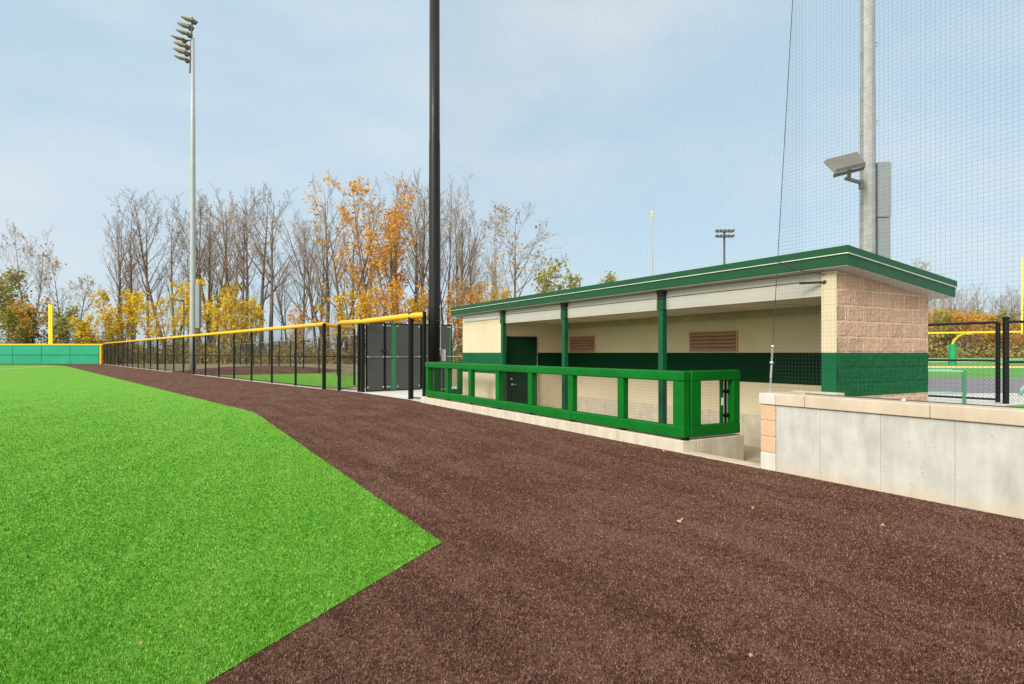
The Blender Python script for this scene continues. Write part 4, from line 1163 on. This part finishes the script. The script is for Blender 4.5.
for i in range(2): proto('gold%d' % i, H=9, seed=160+i, spread=0.5, nb=10, low=0.12, stems=3, leaf='leaf_orange', nleaf=(950, 700)[i], lsize=0.27, lrad=0.3)
for i in range(3): proto('olive%d' % i, H=10, seed=170+i, spread=0.55, nb=11, low=0.12, stems=2, leaf='leaf_olive', nleaf=(1900, 2100, 1100)[i], lsize=0.29, lrad=0.35)

def place(key, px, top, Y, label, cat='tree', group=None, rot=None, wid=1.0, base=0.0):
    T, o = PROTO[key]
    nm = {'bare': 'bare_tree', 'wide': 'bare_tree', 'few0': 'sparse_tree', 'few1': 'sparse_tree', 'few2': 'sparse_tree', 'oran': 'orange_tree', 'yell': 'yellow_tree', 'gold': 'orange_tree', 'oliv': 'olive_tree'}[key[:4]]
    if o is None: o = T.root(nm, label, cat, group); PROTO[key][1] = o
    else:
        o = copy_tree(o); o.name = nm; o['label'] = label
        if group: o['group'] = group
        elif 'group' in o: del o['group']
    X = (px-512)*Y/600; h = 1.49+(352.7-top)*Y/600-base
    k = h/T.zmax
    o.location = (X, Y, base-0.05); o.rotation_euler = (0, 0, U(0, 6.28) if rot is None else rot); o.scale = (k*wid, k*wid, k)
    return o

BL = 'tall leafless grey tree in the crowded wood behind the yellow-railed fence'
BG = 'leafless trees crowding the wood behind the fence'
random.seed(21)
bares = [(118, 212, 100), (132, 200, 92), (150, 192, 90), (171, 188, 92), (199, 184, 94),
         (208, 190, 86), (224, 180, 92), (233, 188, 104), (241, 182, 88), (262, 184, 90), (271, 178, 86), 
         (302, 212, 104), (318, 196, 98), (352, 205, 96), (372, 196, 104), (412, 178, 86), (448, 170, 82), (459, 196, 92), 
         (212, 220, 112), (436, 205, 106), (190, 215, 110), (378, 230, 112), (418, 215, 110),
         (124, 208, 106), (176, 190, 88), (212, 182, 100), (246, 188, 104),
         (327, 172, 94), (397, 174, 90), (420, 168, 90), (446, 165, 92), (463, 185, 88), (473, 215, 104), (492, 232, 106)]
for i, (px, top, Y) in enumerate(bares): place('bare%d' % (i*4 % 9), px, top+3, Y, BL, group=BG, wid=U(0.95, 1.35))
TG = 'thin bare stems low in the wood'
for i in range(13):
    px = U(108, 470); place('bare%d' % (i % 5), px, U(245, 295), U(84, 112), 'short thin bare tree low among the taller trunks of the wood behind the fence', group=TG, wid=U(0.6, 0.9))
place('wide0', 334, 172, 84, 'broadest leafless tree, forking wide left of the orange-leaved trees', rot=0.4)
place('bare3', 292, 218, 88, 'lone small leafless tree in the gap of sky right of the tall light pole')
place('wide1', 484, 222, 96, 'slender leafless tree just right of the black pole above the dugout roof end', wid=0.55)
place('few0', 29, 222, 84, 'forked bare tree with a few last orange leaves at the far left', rot=1.2)
place('few1', 70, 256, 88, 'rusty vase-shaped tree right of the yellow foul pole')
place('few2', 516, 197, 84, 'airy tree with sparse tan leaves standing above the far end of the dugout roof', wid=1.25)
place('orange0', 374, 168, 84, 'tallest orange-leaved tree in the wood, left of the black pole', rot=2.0, wid=1.3)
place('orange1', 393, 190, 88, 'orange-leaved tree immediately left of the black pole', wid=1.35)
place('orange2', 350, 182, 90, 'thin orange-leaved tree on the left side of the tallest orange one', wid=1.35)
place('gold1', 404, 272, 80, 'low orange tree behind the dark gate screens beside the black pole')
place('gold1', 380, 285, 79, 'low orange tree behind the middle of the dark gate screens')
place('gold1', 300, 300, 82, 'low orange bush tree behind the long fence right of the bare gap')
place('few1', 480, 258, 80, 'low tan-gold tree between the black pole and the dugout roof', wid=1.1)
place('gold0', 472, 274, 88, 'golden orange tree midway between the black pole and the dugout roof corner')
place('yellow1', 494, 286, 84, 'small yellow tree showing just over the far end of the dugout roof')
place('gold1', 461, 280, 82, 'small orange tree touching the right side of the black pole')
place('gold1', 28, 290, 82, 'small orange tree below the forked bare tree at the far left')
place('yellow0', 121, 286, 82, 'large yellow tree above the corner of the green outfield wall')
place('yellow1', 93, 312, 79, 'small yellow tree at the right end of the green outfield wall', wid=1.15)
place('yellow2', 158, 290, 80, 'yellow tree close left of the tall light pole')
place('yellow0', 203, 276, 86, 'yellow tree directly behind the tall light pole')
place('yellow1', 228, 298, 82, 'yellow tree right of the tall light pole')
place('yellow2', 247, 292, 84, 'second yellow tree right of the tall light pole')
place('yellow1', 358, 288, 82, 'yellow tree behind the left gate post')
place('yellow2', 335, 302, 86, 'low yellow tree under the broadest leafless tree')
place('yellow1', 418, 292, 84, 'yellow tree seen just left of the black pole over the gate rail')
place('olive0', 3, 264, 84, 'tall olive green tree cut by the left edge of the photo')
place('olive1', 20, 304, 82, 'low olive tree behind the left part of the outfield wall', wid=1.25)
place('olive2', 60, 300, 83, 'olive tree behind the yellow foul pole', wid=1.2)
place('olive1', 82, 318, 80, 'low olive bush right of the foul pole', wid=1.2)
place('olive1', 44, 306, 86, 'olive tree just left of the yellow foul pole', wid=1.3)
place('olive1', 100, 322, 84, 'low olive bush behind the corner where wall and long fence meet', wid=1.4)
place('olive2', 549, 258, 74, 'round olive tree peeking over the middle of the dugout roof')
place('olive0', 592, 271, 74, 'smallest olive treetop peeking over the dugout roof', wid=0.75)
place('few2', 921, 256, 90, 'bare treetop with a few leaves behind the right end of the dugout roof', base=RZ)
random.seed(33)
for i in range(22):
    px = 905+i*7.5+U(-3, 3)
    place('bare%d' % (i % 5), px, U(276, 294), U(146, 165), 'distant leafless tree in the row beyond the football field', group='leafless trees beyond the football field', wid=U(1.0, 1.4), base=RZ)
for i in range(26):
    px = 900+i*6.6+U(-3, 3); k = ('gold0', 'gold1', 'olive1', 'gold0', 'olive2', 'gold1')[i % 6]
    kind = {'gold': 'orange', 'oliv': 'olive', 'yell': 'yellow'}[k[:4]]
    place(k, px, U(304, 322), U(132, 144), 'low %s tree in the hedge-like row beyond the football field' % kind, group='low %s trees beyond the football field' % kind, wid=U(1.1, 1.5), base=RZ)
# undergrowth
def brush(name, label, n, xr, yr, zmax, size, mat, seed, base=0.0):
    rs = np.random.RandomState(seed); mb = MB(); rn = []
    px = rs.uniform(*xr, n); Y = rs.uniform(*yr, n); X = (px-512)*Y/600
    for x, y in zip(X, Y):
        hm = zmax*(0.55+0.75*mnoise.noise(Vector((x*0.16, y*0.16, seed)))+0.35*mnoise.noise(Vector((x*0.6, y*0.6, seed))))
        if hm < 0.2: continue
        z = base+hm*R()**0.8
        s_ = size*U(0.6, 1.3); g = Vector((x, y, z)); nn_ = rvec(1).normalized(); e = nn_.orthogonal().normalized(); f = nn_.cross(e); c = R()
        mb.add([g-e*s_*0.6, g+f*s_*0.4, g+e*s_*0.7, g-f*s_*0.4], [(0, 1, 2, 3)]); rn += [c]*4
        if R() < 0.06: 
            t_ = g+Vector((U(-.4, .4), U(-.4, .4), U(0.5, 2.2))); mb.tube((x, y, base), t_, 0.03, 0.012, n=3, cap=False, mi=1); rn += [0.3]*6
    o = mb.build(name, [mat, M['twig']], None, rnd=rn); tag(o, label, 'undergrowth', kind='stuff')
brush('undergrowth', 'tangled brown and olive undergrowth under the wood', 30000, (-60, 520), (80, 108), 4.2, 0.36, M['leaf_brush'], 5)
brush('undergrowth', 'tangled brown undergrowth below the trees beyond the football field', 9000, (860, 1150), (128, 150), 5.0, 0.6, M['leaf_brush'], 6, base=RZ)

# ------------------------------------------------------------------ world, sun, camera
EL, AZ = math.radians(33), math.radians(218)            # sun behind and left of the camera (azimuth from +Y clockwise)
w = bpy.data.worlds.new('World'); sc.world = w; w.use_nodes = True
nt = NT.__new__(NT); nt.t = w.node_tree; nt.n, nt.l = nt.t.nodes, nt.t.links
bg = nt.n['Background']
sky = nt.n.new('ShaderNodeTexSky'); sky.sky_type = 'NISHITA'; sky.sun_disc = False
sky.sun_elevation = EL; sky.sun_rotation = AZ; sky.air_density = 1.0; sky.dust_density = 1.6; sky.ozone_density = 1.2
tc = nt.n.new('ShaderNodeTexCoord')
d = tc.outputs['Generated']
n1 = nt.noise(nt.mapping(d, (1.0, 1.0, 2.6), loc=(0.4, 0.1, 0.0)), 2.1, 7, 0.55)
n2 = nt.noise(nt.mapping(d, (1.0, 1.0, 2.2), loc=(3.0, 1.2, 0.4)), 4.0, 6, 0.6)
cl = nt.math('ADD', nt.math('MULTIPLY', n1, 0.7), nt.math('MULTIPLY', n2, 0.3))
VEIL, CLOUD = (3.15, 4.15, 4.8), (4.35, 4.6, 4.85)
c0 = nt.mix(0.82, sky.outputs[0], VEIL)
c1 = nt.mix(nt.span(cl, 0.42, 0.66, 0.0, 0.65), c0, CLOUD)
dv = nt.n.new('ShaderNodeVectorMath'); dv.operation = 'DOT_PRODUCT'; nt.link(d, dv.inputs[0])
dv.inputs[1].default_value = (math.sin(AZ)*math.cos(EL), math.cos(AZ)*math.cos(EL), math.sin(EL))
glow = nt.span(dv.outputs['Value'], 0.08, 0.80, 0.0, 1.0)      # out-of-view glow added round the sun to brighten ground and dugout interior
c1 = nt.mix(glow, c1, (11.5, 11.0, 10.0))
nt.link(c1, bg.inputs['Color']); bg.inputs['Strength'].default_value = 0.1
sun = bpy.data.lights.new('sun', 'SUN'); sun.energy = 1.5; sun.angle = math.radians(20); sun.color = (1.0, 0.95, 0.86)
so = bpy.data.objects.new('sun', sun); COL.objects.link(so)
sd = Vector((math.sin(AZ)*math.cos(EL), math.cos(AZ)*math.cos(EL), math.sin(EL)))
so.rotation_euler = sd.to_track_quat('Z', 'Y').to_euler(); so.location = sd*50

cam = bpy.data.cameras.new('camera'); co = bpy.data.objects.new('camera', cam); COL.objects.link(co)
co.location = (0, 0, 1.49); co.rotation_euler = (math.pi/2, 0, 0)
cam.sensor_width = 36; cam.lens = 600/1024*36; cam.shift_y = (352.7-342)/1024
cam.clip_start = 0.05; cam.clip_end = 3000
sc.camera = co
sc.view_settings.view_transform = 'Standard'; sc.view_settings.look = 'None'
sc.view_settings.gamma = 1; sc.view_settings.exposure = 0.84; sc.view_settings.use_curve_mapping = False
